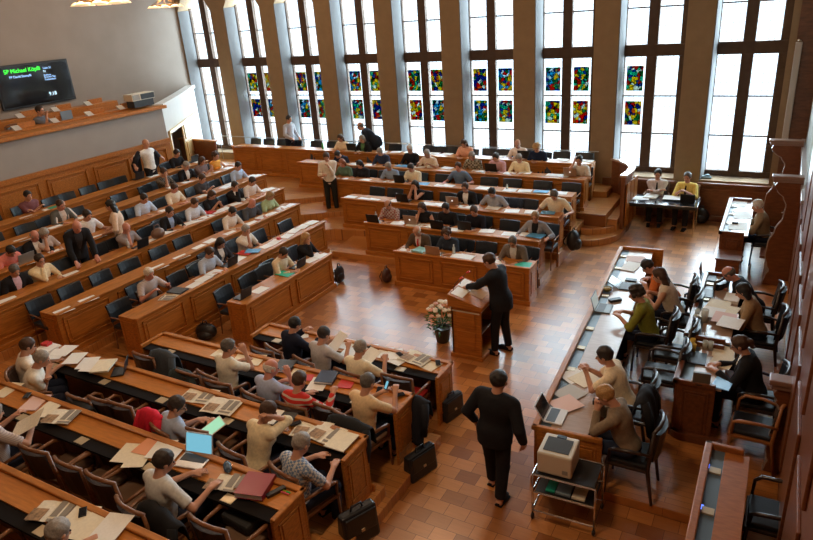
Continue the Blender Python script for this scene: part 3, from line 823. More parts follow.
    if not j:
        for sx, S, E_, Wr in ARM:
            if sleeve == 'long':
                G.cap(S, E_, .066, .054, .02); G.cap(E_, E_ + (Wr - E_) * .94, .054, .042, .01, flat=True)
            elif sleeve == 'short':
                G.cap(S, S + (E_ - S) * .78, .068, .062, .02, flat=True)
            elif sleeve == 'rolled':
                G.cap(S, E_, .066, .056, .02); G.cap(E_, E_ + (Wr - E_) * .30, .056, .050, .01, flat=True)
    # belly hem and trimmed neck opening
    mesh_obj('shirt' if not fem else 'top', G.mesh(), tm, t)
    if j:
        J = Field(B.lo, B.lo + (np.array(B.n) - 1) * h, ht)
        torso(J, .026)
        if stand: J.cap(tor(0, 0, .02), pel + np.array([0, 0, -.14]), .175, .185, .05, flat=True)
        J.cap(tor(0, -.03, .46), tor(0, -.03, .50), .082, .074, .02, flat=True)
        for sx, S, E_, Wr in ARM:
            J.cap(S, E_, .074, .062, .02); J.cap(E_, E_ + (Wr - E_) * .93, .062, .048, .01, flat=True)
        # open V at the front
        a, b = tor(0, .17, .06), tor(0, .10, .52)
        J.cap(a, b, .012, .085, .006, op='s')
        mesh_obj('jacket', J.mesh(), cloth(jacket), t)
    if tie:
        MB().tube([tuple(tor(0, .095, .47)), tuple(tor(0, .137, .40)), tuple(tor(0, .147, .25)), tuple(tor(0, .142, .12))], [.016, .02, .028, .03], 6).obj('tie', cloth(tie), t, smooth=True)
    if not nolegs:
        L = Field(B.lo, (B.lo[0] + (B.n[0] - 1) * h, B.lo[1] + (B.n[1] - 1) * h, 1.15), ht)
        L.ell(tor(0, 0, -.01), (.178, .138, .125), TM, .03)
        for sx, Hh, K, A in LEG:
            L.cap(Hh, K, .096, .074, .03); L.cap(K, A + np.array([0, 0, .0]), .072, .060, .02, flat=True)
        mesh_obj('trousers', L.mesh(), cloth(legs), t)
        for sx, Hh, K, A in LEG:
            sh = MB(); sh.ball((A[0], A[1] + .055, A[2] - .052), (.045, .14, .038), 8)
            sh.box(A[0] - .038, A[0] + .038, A[1] - .06, A[1] + .17, A[2] - .09, A[2] - .07)
            sh.obj('shoe', cloth(BLK, 'shoe_black'), t, smooth=True)
    # hair, in the head's own space
    if hs != 'bald':
        hh = min(h, .012)
        Hf = Field((-.16, -.20, -.34), (.16, .14, .18), hh)
        if hs == 'ring':
            Hf.ell((0, -.016, .012), (.084, .104, .082), None, .0)
            Hf.ell((0, .02, .10), (.085, .12, .088), None, .01, op='s')
        else:
            Hf.ell((0, -.016, .030), (.088, .108, .104), None, .0)
            if hs == 'long':
                for sx in (-1, 0, 1): Hf.cap((sx * .055, -.055, .0), (sx * .065, -.065, -.20), .05, .045, .03)
            if hs == 'bob':
                for sx in (-1, 0, 1): Hf.cap((sx * .055, -.04, .0), (sx * .06, -.04, -.09), .05, .045, .03)
            if hs == 'curly':
                rr = random.Random(int(abs(px) * 7) + 3)
                for q in range(34):
                    a = rr.uniform(0, 2 * PI); e = rr.uniform(-.5, 1.4)
                    Hf.ell((.088 * math.cos(a) * math.cos(e), -.02 + .10 * math.sin(a) * math.cos(e), .03 + .095 * math.sin(e)), (.034, .034, .034), None, .01)
            if hs == 'tail':
                Hf.ell((0, -.12, .02), (.035, .04, .04), None, .02); Hf.cap((0, -.13, .02), (0, -.14, -.15), .035, .02, .02)
        g_ = [Hf.lo[i] + hh * np.arange(Hf.n[i]) for i in range(3)]; GX, GY, GZ_ = np.meshgrid(*g_, indexing='ij')
        ph = (abs(px) * .37) % 6
        Hf.F += (.0028 * np.sin(GX * 95 + ph + 2.2 * np.sin(GZ_ * 40)) * np.sin(GY * 80 + ph * 2) + .003 * np.sin(GZ_ * 70 + GX * 45 + ph)).astype(np.float32)
        Hf.ell((0, .10, -.045), (.082, .085, .118), None, .012, op='s')
        Hf.ell((0, .05, -.12), (.075, .10, .09), None, .012, op='s')
        if hs in ('short', 'ring', 'curly', 'tail'):
            Hf.cap((0, -.10, -.20), (0, .02, -.20), .13, .13, .01, op='s')
        mesh_obj('hair', Hf.mesh(), hairmat(hair), t, (HM, head))
    mb = MB()
    for sx, nm in ((-1, 'eye'), (1, 'eye')):
        MB().ball(tuple(hl((sx * .031, .083, .006))), (.013, .011, .009), 6).obj('eye', EYE, t, smooth=True)
    MB().ball(tuple(hl((0, .088, -.062))), (.022, .010, .007), 6).obj('mouth', LIP, t, smooth=True)
    if glasses:
        g = MB()
        for sx in (-1, 1):
            g.tube([tuple(hl((sx * .033 + .022 * math.cos(a), .103, .006 + .017 * math.sin(a)))) for a in [2 * PI * i / 10 for i in range(11)]], .0028, 5)
            g.tube([tuple(hl((sx * .055, .100, .01))), tuple(hl((sx * .084, .0, .008)))], .0025, 5)
        g.tube([tuple(hl((-.011, .104, .008))), tuple(hl((.011, .104, .008)))], .0028, 5)
        g.obj('glasses', BLACK, t)
    t['px'] = px; del t['px']
    return t

# ------------------------------------------------------------------ who sits where
SHORTS = {}          # row -> [(position along the row, short description)]
def seat(row, hx, hpy, text, short, h=.02, ckind='low', group=None, dlim=(.60, .86), **kw):
    if row in 'ABCDE': kw.setdefault('lean', 8); kw['s'] = kw.get('s', 1.0) * .96
    else: kw['s'] = kw.get('s', 1.0) * .94
    lean = kw.get('lean', 14); s = kw.get('s', 1.0)
    zh = (.56 + .575 * math.cos(math.radians(lean)) + .09) * s
    off = (.575 * math.sin(math.radians(lean)) + .06) * s
    if row[0] == 'L':
        x, z0, y0, y1, nm = LROW[row]; p = onz(hx, hpy, z0 + zh)
        X = min(max(p[0] - off, x - dlim[1]), x - dlim[0]); loc = (X, p[1], z0); rz = -PI / 2
        g = 'people seated in the left block'
    elif row[0] == 'R':
        x0, x1, y, z0, nm = RROW[row]; p = onz(hx, hpy, z0 + zh)
        Y = max(min(p[1] + off, y + dlim[1]), y + dlim[0]); loc = (p[0] + (Y - off - p[1]) * p[0] / p[1], Y, z0); rz = PI
        g = 'people seated in the centre block'
    else:
        x0, x1, y, z0, nm = NROW[row]; p = onz(hx, hpy, z0 + zh)
        Y = min(max(p[1] - off, y - .93), y - .60); loc = (p[0] + (Y + off - p[1]) * p[0] / p[1], Y, z0); rz = 0
        g = 'people seated in the near block'
    rz += math.radians(kw.pop('turn', 0))
    person(loc, rz, text, group or g, px=hx, h=h, **kw)
    c = Vector((0, -.03, 0)); c.rotate(Matrix.Rotation(rz, 3, 'Z'))
    if ckind:
        if row in 'ABCDE' and loc[1] + c.y < y - .76: c.y = y - .76 - loc[1]
        chair(ckind, (loc[0] + c.x, loc[1] + c.y, z0), rz, 'dark chair occupied by the ' + short, 'occupied chairs', hx)
    SHORTS.setdefault(row, []).append((hx, short))
def emptychair(row, px, py, kind='low', h=.80, text=None):
    if row[0] == 'L':
        x, z0, y0, y1, nm = LROW[row]; p = onz(px, py, z0 + h); loc = (min(max(p[0], x - 1.0) + .25, x - .55), p[1], z0); rz = -PI / 2
    elif row[0] == 'R':
        x0, x1, y, z0, nm = RROW[row]; p = onz(px, py, z0 + h); loc = (p[0], y + .62, z0); rz = PI
    else:
        x0, x1, y, z0, nm = NROW[row]; p = onz(px, py, z0 + h); loc = (p[0], min(max(p[1] + .25, y - .72), y - .6), z0); rz = 0
    chair(kind, loc, rz + RND.uniform(-.08, .08), text or ('empty black leather chair at the ' + nm if kind == 'low' else 'empty wooden armchair at the ' + nm), 'empty chairs', px)
W_ = (.62, .60, .56); LB = (.32, .42, .58); GR = (.22, .22, .23); CRM = (.62, .54, .40)
# centre block
seat('R1', 417.5, 232, 'bald white-haired man in brown jacket and red tie, front centre bench', 'bald man in brown jacket', hair='white', hs='ring', jacket=(.09, .06, .04), top=(.6, .5, .5), tie=(.5, .03, .03), hp=30)
seat('R1', 446.7, 237, 'woman with big curly brown hair and dark flowered top behind a laptop', 'curly-haired woman', hair='brown', hs='curly', fem=True, top=(.03, .04, .06), pose='laptop', hp=20)
seat('R1', 513, 243, 'man with glasses in open grey-brown jacket over white shirt, right end of front bench', 'man in open grey-brown jacket', hair='darkgrey', jacket=(.16, .13, .11), top=(.5, .5, .5), glasses=True, hp=28)
seat('R2', 388, 204, 'balding man in reddish checkered short-sleeved shirt', 'man in checkered red shirt', hair='brown', hs='ring', topmat=checks('check_red', (.30, .10, .09), (.45, .40, .38), 22), pose='laptop')
seat('R2', 421.7, 208, 'woman in black sleeveless top behind an open silver laptop', 'woman in black with silver laptop', hair='brown', hs='bob', fem=True, top=BLK, sleeve='none', pose='chin')
seat('R2', 445.8, 207, 'dark-haired man in black shirt, second bench, nearer the silver laptop', 'left man in black shirt', hair='black', top=BLK, sleeve='long', pose='desk')
seat('R2', 474, 210, 'dark-haired man in black shirt, second bench, directly behind the lectern', 'right man in black shirt', hair='brown', top=(.012, .012, .02), sleeve='rolled', pose='laptop')
seat('R2', 535, 216.5, 'woman with glasses in grey cardigan over black top', 'woman in grey cardigan', hair='sand', hs='tail', fem=True, jacket=(.26, .26, .28), top=BLK, pose='wide', glasses=True, hp=10)
seat('R3', 415, 188, 'woman in sleeveless black top holding both hands to her face', 'woman in sleeveless black', hair='dark', hs='bob', fem=True, top=BLK, sleeve='none', pose='face', hp=14)
seat('R3', 465, 187, 'man with glasses in dark suit and open white collar, third centre bench', 'suited man with glasses', hair='brown', jacket=BLK, top=(.65, .65, .65), pose='desk', glasses=True, hp=12)
seat('R3', 492.5, 192, 'dark-haired man in grey t-shirt looking down, elbow out', 'man in grey t-shirt', hair='black', top=(.25, .28, .34), pose='wide', hp=38)
seat('R3', 554.5, 198.5, 'broad man in pale beige shirt leaning on both arms at bench end', 'man in pale beige shirt', hair='darkgrey', top=CRM, pose='wide', hp=38, s=1.05)
seat('R4', 342.5, 165.5, 'red-haired woman in green top at the left end of fourth bench', 'red-haired woman in green', hair='red', hs='bob', fem=True, top=(.10, .16, .10), pose='desk', skin='pink')
seat('R4', 360.3, 168, 'woman with dark cropped hair in black, beside the red-haired woman', 'dark-haired woman in black', hair='black', hs='bob', fem=True, top=BLK, pose='laptop', hp=30)
seat('R4', 389, 169, 'grey-haired man in dusty blue shirt reading, fourth centre bench', 'grey-haired man in dusty blue', hair='grey', top=(.20, .27, .38), hp=34)
seat('R4', 411.3, 168.5, 'dark-haired man in cream shirt behind a black laptop', 'man in cream shirt', hair='dark', top=(.68, .60, .45), pose='laptop', hp=30)
seat('R4', 458, 166.5, 'man in steel-blue shirt with his arms spread on fourth bench', 'man in steel-blue shirt', hair='brown', top=(.14, .21, .33), pose='wide', skin='pink', hp=8)
seat('R5', 338.5, 157, 'person in dark navy jacket bent low over the desk, left part of fifth bench', 'bent person in navy', hair='dark', top=(.02, .03, .06), sleeve='long', lean=34, hp=40)
seat('R5', 380.5, 153.5, 'grey-haired man in navy shirt reading, fifth centre bench', 'grey-haired man in navy', hair='grey', top=(.03, .045, .09), sleeve='long', hp=32)
seat('R5', 409.7, 148.5, 'white-haired man in black, fifth bench, sitting upright', 'white-haired man in black', hair='white', top=BLK, sleeve='long', hp=14, lean=6)
seat('R5', 427, 154, 'tanned man in beige t-shirt holding a newspaper, fifth bench', 'man in beige t-shirt', hair='grey', top=(.55, .45, .34), pose='paper', skin='tan')
seat('R5', 472, 155, 'grey-haired man in brown plaid shirt, fifth centre bench', 'man in brown plaid', hair='grey', topmat=checks('check_brown', (.10, .08, .05), (.40, .36, .28), 20), hp=24)
seat('R5', 496, 158, 'man in pink shirt working on a dark laptop, fifth bench', 'man in pink shirt at dark laptop', hair='dark', top=(.50, .30, .32), pose='laptop', sleeve='long', hp=26)
seat('R5', 519, 157, 'grey-haired man in pale yellow shirt, fifth centre bench', 'man in pale yellow shirt', hair='grey', top=(.66, .56, .36), sleeve='long', hp=30)
seat('R5', 579, 160, 'bearded man in beige shirt, hand on his temple, silver laptop before him', 'bearded man with silver laptop', hair='black', top=(.55, .50, .44), hands=(None, (.10, .22, 1.20)), hp=6)
seat('R6', 340.5, 140, 'brown-haired woman in cream top, rear bench, beside the bending man', 'brown-haired woman in cream', hair='brown', hs='long', fem=True, top=(.62, .52, .38), dlim=(.45, .6))
seat('R6', 362, 139, 'grey-haired woman in dark jacket over green top, rear bench', 'grey-haired woman in dark jacket', hair='grey', hs='bob', fem=True, jacket=BLK, top=(.10, .22, .10), dlim=(.45, .6))
seat('R6', 464, 144, 'long-haired woman in salmon top at a laptop below the windows', 'woman in salmon top', hair='brown', hs='long', fem=True, top=(.62, .34, .24), pose='laptop', hp=30, dlim=(.45, .6))
seat('R6', 517.5, 141.5, 'bald man in white shirt at the rear bench, in front of a pillar', 'bald man in white at rear', hs='bald', top=(.66, .60, .56), sleeve='long', dlim=(.45, .6), hp=18)
seat('R6', 536.8, 147, 'blonde woman in dark blue top leaning over a black laptop', 'blonde woman in dark blue', hair='blonde', hs='curly', fem=True, top=(.015, .025, .06), pose='laptop', lean=22, hp=30, dlim=(.45, .6))
for r, l in {'R1': [(433, 241), (460, 245), (478, 252), (526, 251)], 'R2': [(405, 217), (460, 222), (502.5, 228), (550, 225)], 'R3': [(365, 195), (385, 196), (441, 199), (522.5, 206), (508, 205)],
             'R4': [(377, 177), (400, 177), (438, 179), (482.5, 184), (507.5, 185), (538, 187), (567, 189)], 'R5': [(306, 159), (325, 160), (367, 161), (394, 163), (448, 165), (510, 167), (536, 169), (552, 171)],
             'R6': [(244, 143.5), (258, 144), (274, 144), (288, 144.5), (310, 145), (325, 146), (393, 147), (428, 148.5), (441, 148.5), (454, 149), (488, 151.5), (504, 152), (560, 155), (582.5, 156)]}.items():
    for px, py in l: emptychair(r, px, py)
# left block
seat('L1', 286.7, 252, 'man in brown vest over cream shirt typing, front left bench', 'man in brown vest', hair='dark', topmat=cloth((.60, .50, .36)), sleeve='long', jacket=None, pose='laptop', hp=34, h=.016)
seat('L1', 306.5, 237.5, 'blonde woman in black with hand at her mouth, front left bench', 'blonde woman in black', hair='blonde', hs='long', fem=True, top=BLK, sleeve='long', pose='chin', hp=10, h=.016)
seat('L2', 149, 273, 'old white-haired man in pale striped shirt reading a newspaper', 'old man in striped shirt', hair='white', topmat=stripes('stripe_pale', (.58, .52, .50), (.42, .36, .38), 14), pose='paper', hp=14, skin='pink', h=.016)
seat('L2', 212.5, 252, 'brown-haired man in light blue shirt beside the black-haired woman', 'man in light blue beside her', hair='brown', top=(.36, .42, .52), hp=26, h=.016)
seat('L2', 219.5, 241.5, 'black-haired woman in dark vest over white top at a black laptop', 'black-haired woman at laptop', hair='black', hs='bob', fem=True, jacket=(.04, .04, .05), top=(.6, .55, .5), pose='laptop', hp=32, dlim=(.60, 1.0), h=.016)
seat('L2', 246, 229.5, 'grey-haired man in white polo with papers in red and blue folders', 'man in white polo', hair='grey', top=(.60, .55, .48), pose='chin', hp=14, h=.016)
seat('L3', 236, 210.5, 'young dark-haired man in white shirt writing, third left bench', 'dark-haired man writing', hair='black', top=(.60, .55, .50), sleeve='long', hp=36)
seat('L3', 254, 202, 'bald man in dark grey shirt leaning over papers, third left bench', 'bald man in dark grey', hs='bald', top=(.08, .085, .10), hp=30, skin='pink')
seat('L3', 277.5, 195, 'fair-haired woman in light green blouse at the bench end', 'woman in light green', hair='sand', hs='bob', fem=True, top=(.30, .38, .22), hp=34)
seat('L4', 16.7, 270, 'grey-haired man with beard in black suit and pink shirt, left picture edge', 'man in suit and pink shirt', hair='darkgrey', jacket=BLK, top=(.55, .38, .45), pose='lap', hp=24)
seat('L4', 45, 260.5, 'man in pale yellow shirt and grey tie, chin on hand', 'man in yellow shirt and tie', hair='dark', top=(.66, .55, .36), sleeve='long', tie=(.18, .22, .28), pose='chin', hp=8, glasses=True)
seat('L4', 131.7, 228, 'bald man in grey short-sleeved shirt, hand at his chin', 'bald man in grey shirt', hs='bald', top=(.30, .26, .26), pose='chin', skin='pink', hp=16)
seat('L4', 174, 211.5, 'dark-haired man in black suit and blue shirt, fourth left bench', 'man in suit with blue shirt', hair='dark', jacket=BLK, top=(.25, .35, .55), hp=18)
seat('L4', 196.7, 202, 'man in pale blue shirt with a red folder, fourth left bench', 'man with red folder', hair='brown', top=(.50, .54, .62), sleeve='long', hp=26)
seat('L4', 211, 193.5, 'short-haired woman in black holding something red', 'woman in black holding red', hair='brown', hs='bob', fem=True, top=BLK, pose='phone', hp=34)
seat('L4', 235, 185.5, 'dark-haired man in black suit and white shirt, hand at his cheek', 'suited man, hand at cheek', hair='dark', jacket=BLK, top=(.62, .58, .55), pose='chin', hp=14)
seat('L4', 255.5, 180.5, 'dark-haired man in white shirt writing, right end of fourth left bench', 'man in white, bench end', hair='dark', top=(.62, .56, .54), hp=30)
seat('L5', 26.7, 252, 'dark-haired person in coral shirt bending over a silver laptop', 'person in coral shirt', hair='black', top=(.62, .20, .17), lean=30, pose='laptop', sleeve='long', hp=40)
seat('L5', 38.5, 235.5, 'balding man in dark suit and white shirt, fifth left bench', 'balding suited man', hair='grey', hs='ring', jacket=BLK, top=(.6, .58, .55), hp=22, skin='pink')
seat('L5', 63, 235, 'grey-haired woman in patterned pale top, head on hand', 'grey-haired woman in pale top', hair='grey', hs='bob', fem=True, top=(.40, .33, .30), pose='chin', hp=34)
seat('L5', 103, 216.5, 'broad dark-haired man in white t-shirt leaning forward, fifth left bench', 'broad man in white t-shirt', hair='dark', top=(.58, .56, .54), pose='wide', s=1.05)
seat('L5', 144, 197.5, 'dark-haired man in light blue polo writing, fifth left bench', 'man in light blue polo', hair='dark', top=(.42, .50, .64), hp=24)
seat('L5', 177.5, 187.5, 'man in cream shirt with a pen, fifth left bench', 'man in cream polo', hair='brown', top=(.64, .56, .44), pose='laptop', hp=24, skin='pink')
seat('L5', 206, 178, 'man in charcoal shirt with forearms on the desk, fifth left bench', 'man in charcoal shirt', hair='brown', top=(.06, .055, .06), sleeve='rolled', pose='cross', hp=22)
seat('L5', 239.7, 165.5, 'dark-haired man in light blue shirt, right end of fifth left bench', 'man in light blue, bench end', hair='dark', top=(.36, .46, .62), hp=20)
seat('L6', 62, 204.5, 'man in grey jacket leaning forward, sixth left bench', 'man in grey jacket', hair='brown', jacket=(.12, .12, .11), top=(.4, .4, .4), hp=18, skin='pink')
seat('L6', 108.3, 210, 'bald man behind the long-haired woman, mostly hidden, sixth left bench', 'half-hidden bald man', hs='bald', top=(.5, .42, .36), hp=20)
seat('L6', 171, 172.5, 'man in dark patterned t-shirt, hand to chin, sixth left bench', 'man in patterned t-shirt', hair='brown', topmat=checks('check_dark', (.04, .035, .03), (.2, .17, .14), 30), pose='chin', hp=16)
seat('L6', 186, 165, 'man in black suit and white shirt, sixth left bench', 'man in black suit', hair='grey', jacket=BLK, top=(.6, .58, .55), hp=22)
seat('L6', 206.5, 160.5, 'brown-haired woman in patterned top with arms folded', 'woman with folded arms', hair='brown', hs='bob', fem=True, top=(.22, .16, .16), pose='cross', hp=22)
seat('L6', 220, 156, 'curly-haired woman in orange top with a stretched arm', 'curly woman in orange', hair='brown', hs='curly', fem=True, top=(.62, .28, .05), hands=((-.45, .35, .80), None), sleeve='none', hp=8)
seat('L7', 34, 196, 'dark-haired man in dark red shirt with crossed arms, rearmost left bench', 'man with crossed arms', hair='black', top=(.20, .08, .09), pose='cross', hp=8)
seat('L7', 181, 153, 'man in black jacket at a laptop near the yellow door', 'man in black near door', hair='dark', top=BLK, sleeve='long', pose='laptop', hp=20)
for r, l in {'L1': [(232.5, 292), (257, 279), (270, 270)], 'L2': [(133, 307), (188, 277.5), (196, 266), (258, 233), (292, 224), (158, 292)], 'L3': [(57.5, 306), (88, 292), (118, 278), (141, 265), (172, 252), (183, 240), (219, 222), (266, 206)],
             'L4': [(63, 264), (150, 230), (160, 221), (100, 246), (203, 206)], 'L5': [(12, 258), (85, 233), (126, 212), (166, 203), (220, 183)], 'L6': [(7.5, 240), (38, 229), (91, 212), (128, 197), (154, 188), (53, 221), (200, 170)],
             'L7': [(10, 221), (62, 201), (80, 197), (101, 190), (114, 184), (127, 180), (168, 165)]}.items():
    for px, py in l: emptychair(r, px, py)
# near block
N_ = dict(h=.012, ckind='arm')
NL = 8
seat('A', 291.7, 318, 'dark-haired man in navy suit with his back turned, foremost near bench', 'man in navy suit', hair='black', jacket=(.012, .015, .032), top=W_, pose='paper', hp=20, turn=-18, **N_)
seat('A', 321.7, 333, 'dark-haired man in light grey shirt reading a sheet, foremost near bench', 'man in light grey shirt', hair='dark', top=(.40, .39, .40), pose='paper', hp=20, turn=-14, **N_)
seat('A', 359, 347, 'grey-haired man in ivory shirt holding a paper, foremost near bench', 'grey man in ivory shirt', hair='grey', top=(.66, .58, .42), pose='paper', hp=18, turn=-8, **N_)
seat('B', 227.5, 345, 'grey-haired man in white shirt resting chin on hand, second near bench', 'grey man in white shirt', hair='darkgrey', top=(.68, .62, .52), hands=(None, (.13, .30, 1.08)), hp=10, hy=-35, turn=-10, **N_)
seat('B', 269, 366, 'bald man in pale blue shirt, hand at his mouth, second near bench', 'bald man in pale blue', hair='white', hs='ring', top=(.34, .40, .56), hands=(None, (.16, .30, 1.06)), hp=16, hy=-25, turn=-10, skin='pink', **N_)
seat('B', 299.5, 386, 'short-haired woman in red and white striped top', 'woman in red stripes', hair='brown', fem=True, topmat=stripes('stripe_red', (.60, .04, .03), (.6, .5, .42), 5), sleeve='long', hands=(None, (.30, .42, .92)), hp=24, **N_)
seat('B', 365.5, 381, 'dark-haired man in beige shirt holding up a smartphone', 'man with smartphone', hair='darkgrey', top=(.60, .44, .26), hands=((-.05, .42, .90), (.16, .46, .95)), hp=18, turn=-12, **N_)
seat('C', 25, 344, 'brown-haired person in white shirt leaning towards the grey-haired neighbour', 'brown-haired neighbour', hair='brown', top=(.62, .56, .48), hp=22, turn=-25, h=.012, ckind=None)
seat('C', 39.5, 361, 'grey-haired man in white shirt leaning in at the third near bench', 'grey-haired leaning man', hair='grey', top=(.64, .60, .52), pose='cross', hp=20, turn=-40, lean=26, **N_)
seat('C', 175, 409, 'man with glasses in light blue shirt holding a glowing tablet', 'man with tablet', hair='dark', top=(.32, .38, .50), hands=((-.05, .38, .84), (.20, .40, .86)), hp=22, hy=-35, turn=-18, glasses=True, **N_)
seat('C', 263, 408, 'brown-haired woman in cream top with head propped on her hand', 'woman in cream top', hair='brown', fem=True, top=(.62, .52, .34), sleeve='rolled', hands=((.0, .35, .85), (.10, .24, 1.14)), hp=26, lean=20, hy=-20, turn=-10, **N_)
seat('C', 297.8, 444, 'grey-haired man in blue checkered shirt, seen from behind', 'man in blue checks', hair='grey', topmat=checks('check_blue', (.16, .24, .40), (.55, .56, .56), 34), hp=26, turn=-14, **N_)
seat('D', 161, 459, 'balding man in pale shirt typing on the lit laptop', 'balding man at lit laptop', hair='dark', hs='short', top=(.50, .50, .48), hands=((-.05, .44, .82), (.34, .38, .84)), hp=20, hy=-20, turn=-8, **N_)
seat('D', -4, 421, 'person in grey striped shirt cut by the left picture edge, holding a newspaper', 'person at the picture edge', hair='grey', topmat=stripes('stripe_pale', (.58, .52, .50), (.42, .36, .38), 14), pose='paper', hp=20, **N_)
seat('E', 56, 532, 'grey-haired man whose head alone shows at the bottom left', 'man at the bottom left', hair='grey', top=(.3, .3, .32), hp=24, **N_)
emptychair('A', 415, 386, 'armred', .5, 'empty armchair with red seat at the foremost near bench')
emptychair('A', 262, 352, 'arm', .9)
for r, l in {'B': [(150, 352), (188, 374), (215, 383), (335, 398)], 'C': [(78, 398), (128, 398), (205, 418), (100, 400)], 'D': [(47, 440), (78, 457), (109, 471), (214, 518)], 'E': [(10, 528), (110, 560)]}.items():
    for px, py in l: emptychair(r, px, py, 'arm', .92)

# standing people
def stand_at(fx, fy, z0, face, text, **kw):
    p = onz(fx, fy, z0); 
    return person(p, math.radians(face), text, 'standing people', stand=kw.pop('st', True), px=fx, **kw)
stand_at(496, 494, 0, -8, 'man in black suit seen from behind walking on the open parquet', hair='black', jacket=BLK, top=W_, legs=BLK, h=.012, lean=3, hp=6, hands=((-.27, .08, .93), (.31, .02, .90)), st=(.14, -.12), bulk=1.18, s=.965, sidelean=2.5, sleeve='long')
stand_at(502, 352, 0, 84, 'man in dark suit speaking at the lectern, both arms on its top', hair='brown', jacket=(.016, .017, .022), top=W_, legs=BLK, h=.012, lean=12, hp=26, hands=((-.10, .60, 1.08), (.14, .55, 1.06)), st=(.06, -.06), s=1.02, bulk=1.1, sleeve='long')
stand_at(333.5, 213, .30, -150, 'man in white shirt and black trousers standing between benches, looking at his hand', hair='brown', top=(.60, .54, .46), sleeve='long', legs=(.02, .022, .02), lean=4, hp=30, hands=((-.05, .28, 1.35), (.12, .26, 1.15)), h=.016)
p = onz(82, 228, .45 + 1.45)
person((p[0] - .35, p[1], .45), -PI / 2 - .25, 'bald man in black jacket standing and leaning over the fourth left bench', 'standing people', stand=True, hs='bald', jacket=BLK, top=(.05, .05, .06), legs=BLK, lean=30, hp=24, hands=((-.15, .55, .86), (.25, .55, .86)), skin='pink', sleeve='long', s=1.0)
p = onz(124.5, 207, .45 + 1.50)
person((min(p[0], -12.02), p[1] - .05, .45), PI / 2 + .7, 'long-haired woman in pale lace top standing with her back turned', 'standing people', stand=True, fem=True, hs='long', hair='black', top=(.55, .42, .32), sleeve='rolled', legs=KHAKI, lean=4, hp=10, hands=((-.2, .25, 1.05), (.2, .25, 1.05)), s=.96)
p = onz(149.5, 143.5, .9 + 1.62)
person((min(p[0], -14.72), p[1], .90), -PI / 2 + .1, 'bald man in white t-shirt standing by the panelling, pulling on a dark jacket', 'standing people', stand=True, hs='bald', top=(.66, .64, .62), legs=BLK, lean=0, hp=4, hands=((-.50, -.05, 1.15), (.50, .0, 1.12)), jacket=None)
t = tag(empty('open_jacket', (min(p[0], -14.72), p[1], .9), -PI / 2 + .1), 'open dark jacket held out behind the bald man in white t-shirt', 'jacket')
mb = MB()
for sx in (-1, 1):
    pts_ = [(sx * .16, -.10, 1.42), (sx * .36, -.12, 1.28), (sx * .50, -.08, 1.14), (sx * .46, -.10, .95), (sx * .30, -.14, .80), (sx * .14, -.15, .78)]
    n = len(pts_); vs = pts_ + [(x, y - .05, z) for x, y, z in pts_]
    mb.add(vs, [tuple(range(n)), tuple(range(2 * n - 1, n - 1, -1))] + [(i, (i + 1) % n, n + (i + 1) % n, n + i) for i in range(n)])
for sx in (-1, 1): MB().tube([(sx * .20, -.05, 1.40), (sx * .36, -.07, 1.27), (sx * .46, -.06, 1.16)], [.085, .075, .06], 8).obj('sleeve', cloth((.02, .022, .03)), t, smooth=True)
mb.obj('back_flap', cloth((.02, .022, .03)), t)
# walking man blurred before the windows, bending man
p = ony(287, 118, 16.62)
person((p[0], 16.62, .75), -PI / 2 - .1, 'dark-haired man in pale shirt walking past the windows', 'standing people', stand=(.16, -.16), hair='black', top=(.36, .36, .40), legs=NAVY, lean=4, hp=8, hands=((-.25, .2, .95), (.28, .35, 1.05)), sleeve='long', s=.97)
p = onz(346, 134.5, .75 + 1.38)
person((p[0] + .28, 16.62, .75), PI / 2 + .25, 'balding man in dark suit bending down to the cream-topped woman', 'standing people', stand=True, hs='ring', hair='darkgrey', jacket=(.02, .025, .04), top=W_, legs=BLK, lean=46, hp=10, hands=((-.1, .45, 1.0), (.15, .45, 1.0)), sleeve='long')
# balcony visitor, two men at the side table
p = onx(39, 111, XG - .75)
person((p[0] - .1, p[1], p[2] - 1.21), -PI / 2 + .35, 'person in grey t-shirt sitting up in the gallery below the screen', 'gallery people', hair='dark', top=(.12, .13, .16), pose='chin', hp=4, lean=6, glasses=True)
GZ = p[2] - 1.21
for px, py, tx, kw in ((657.5, 174.5, 'man in white shirt and dark tie with folded arms at the side table', dict(top=(.60, .56, .56), sleeve='long', tie=BLK, pose='cross', hair='black')),
                       (688, 177.5, 'man in yellow shirt and dark tie at the right end of the side table', dict(top=(.60, .46, .12), sleeve='rolled', tie=BLK, pose='phone', hair='darkgrey'))):
    p = onz(px, py, 1.21); 
    person((p[0], p[1] + .10, 0), PI + (.1 if px < 670 else -.15), tx, 'people at the side table', lean=5, hp=8, px=px, h=.016, legs=BLK, **kw)
    chair('arm', (p[0], p[1] + .14, 0), PI, 'dark chair occupied by the ' + tx.split(' shirt')[0], 'occupied chairs', px)
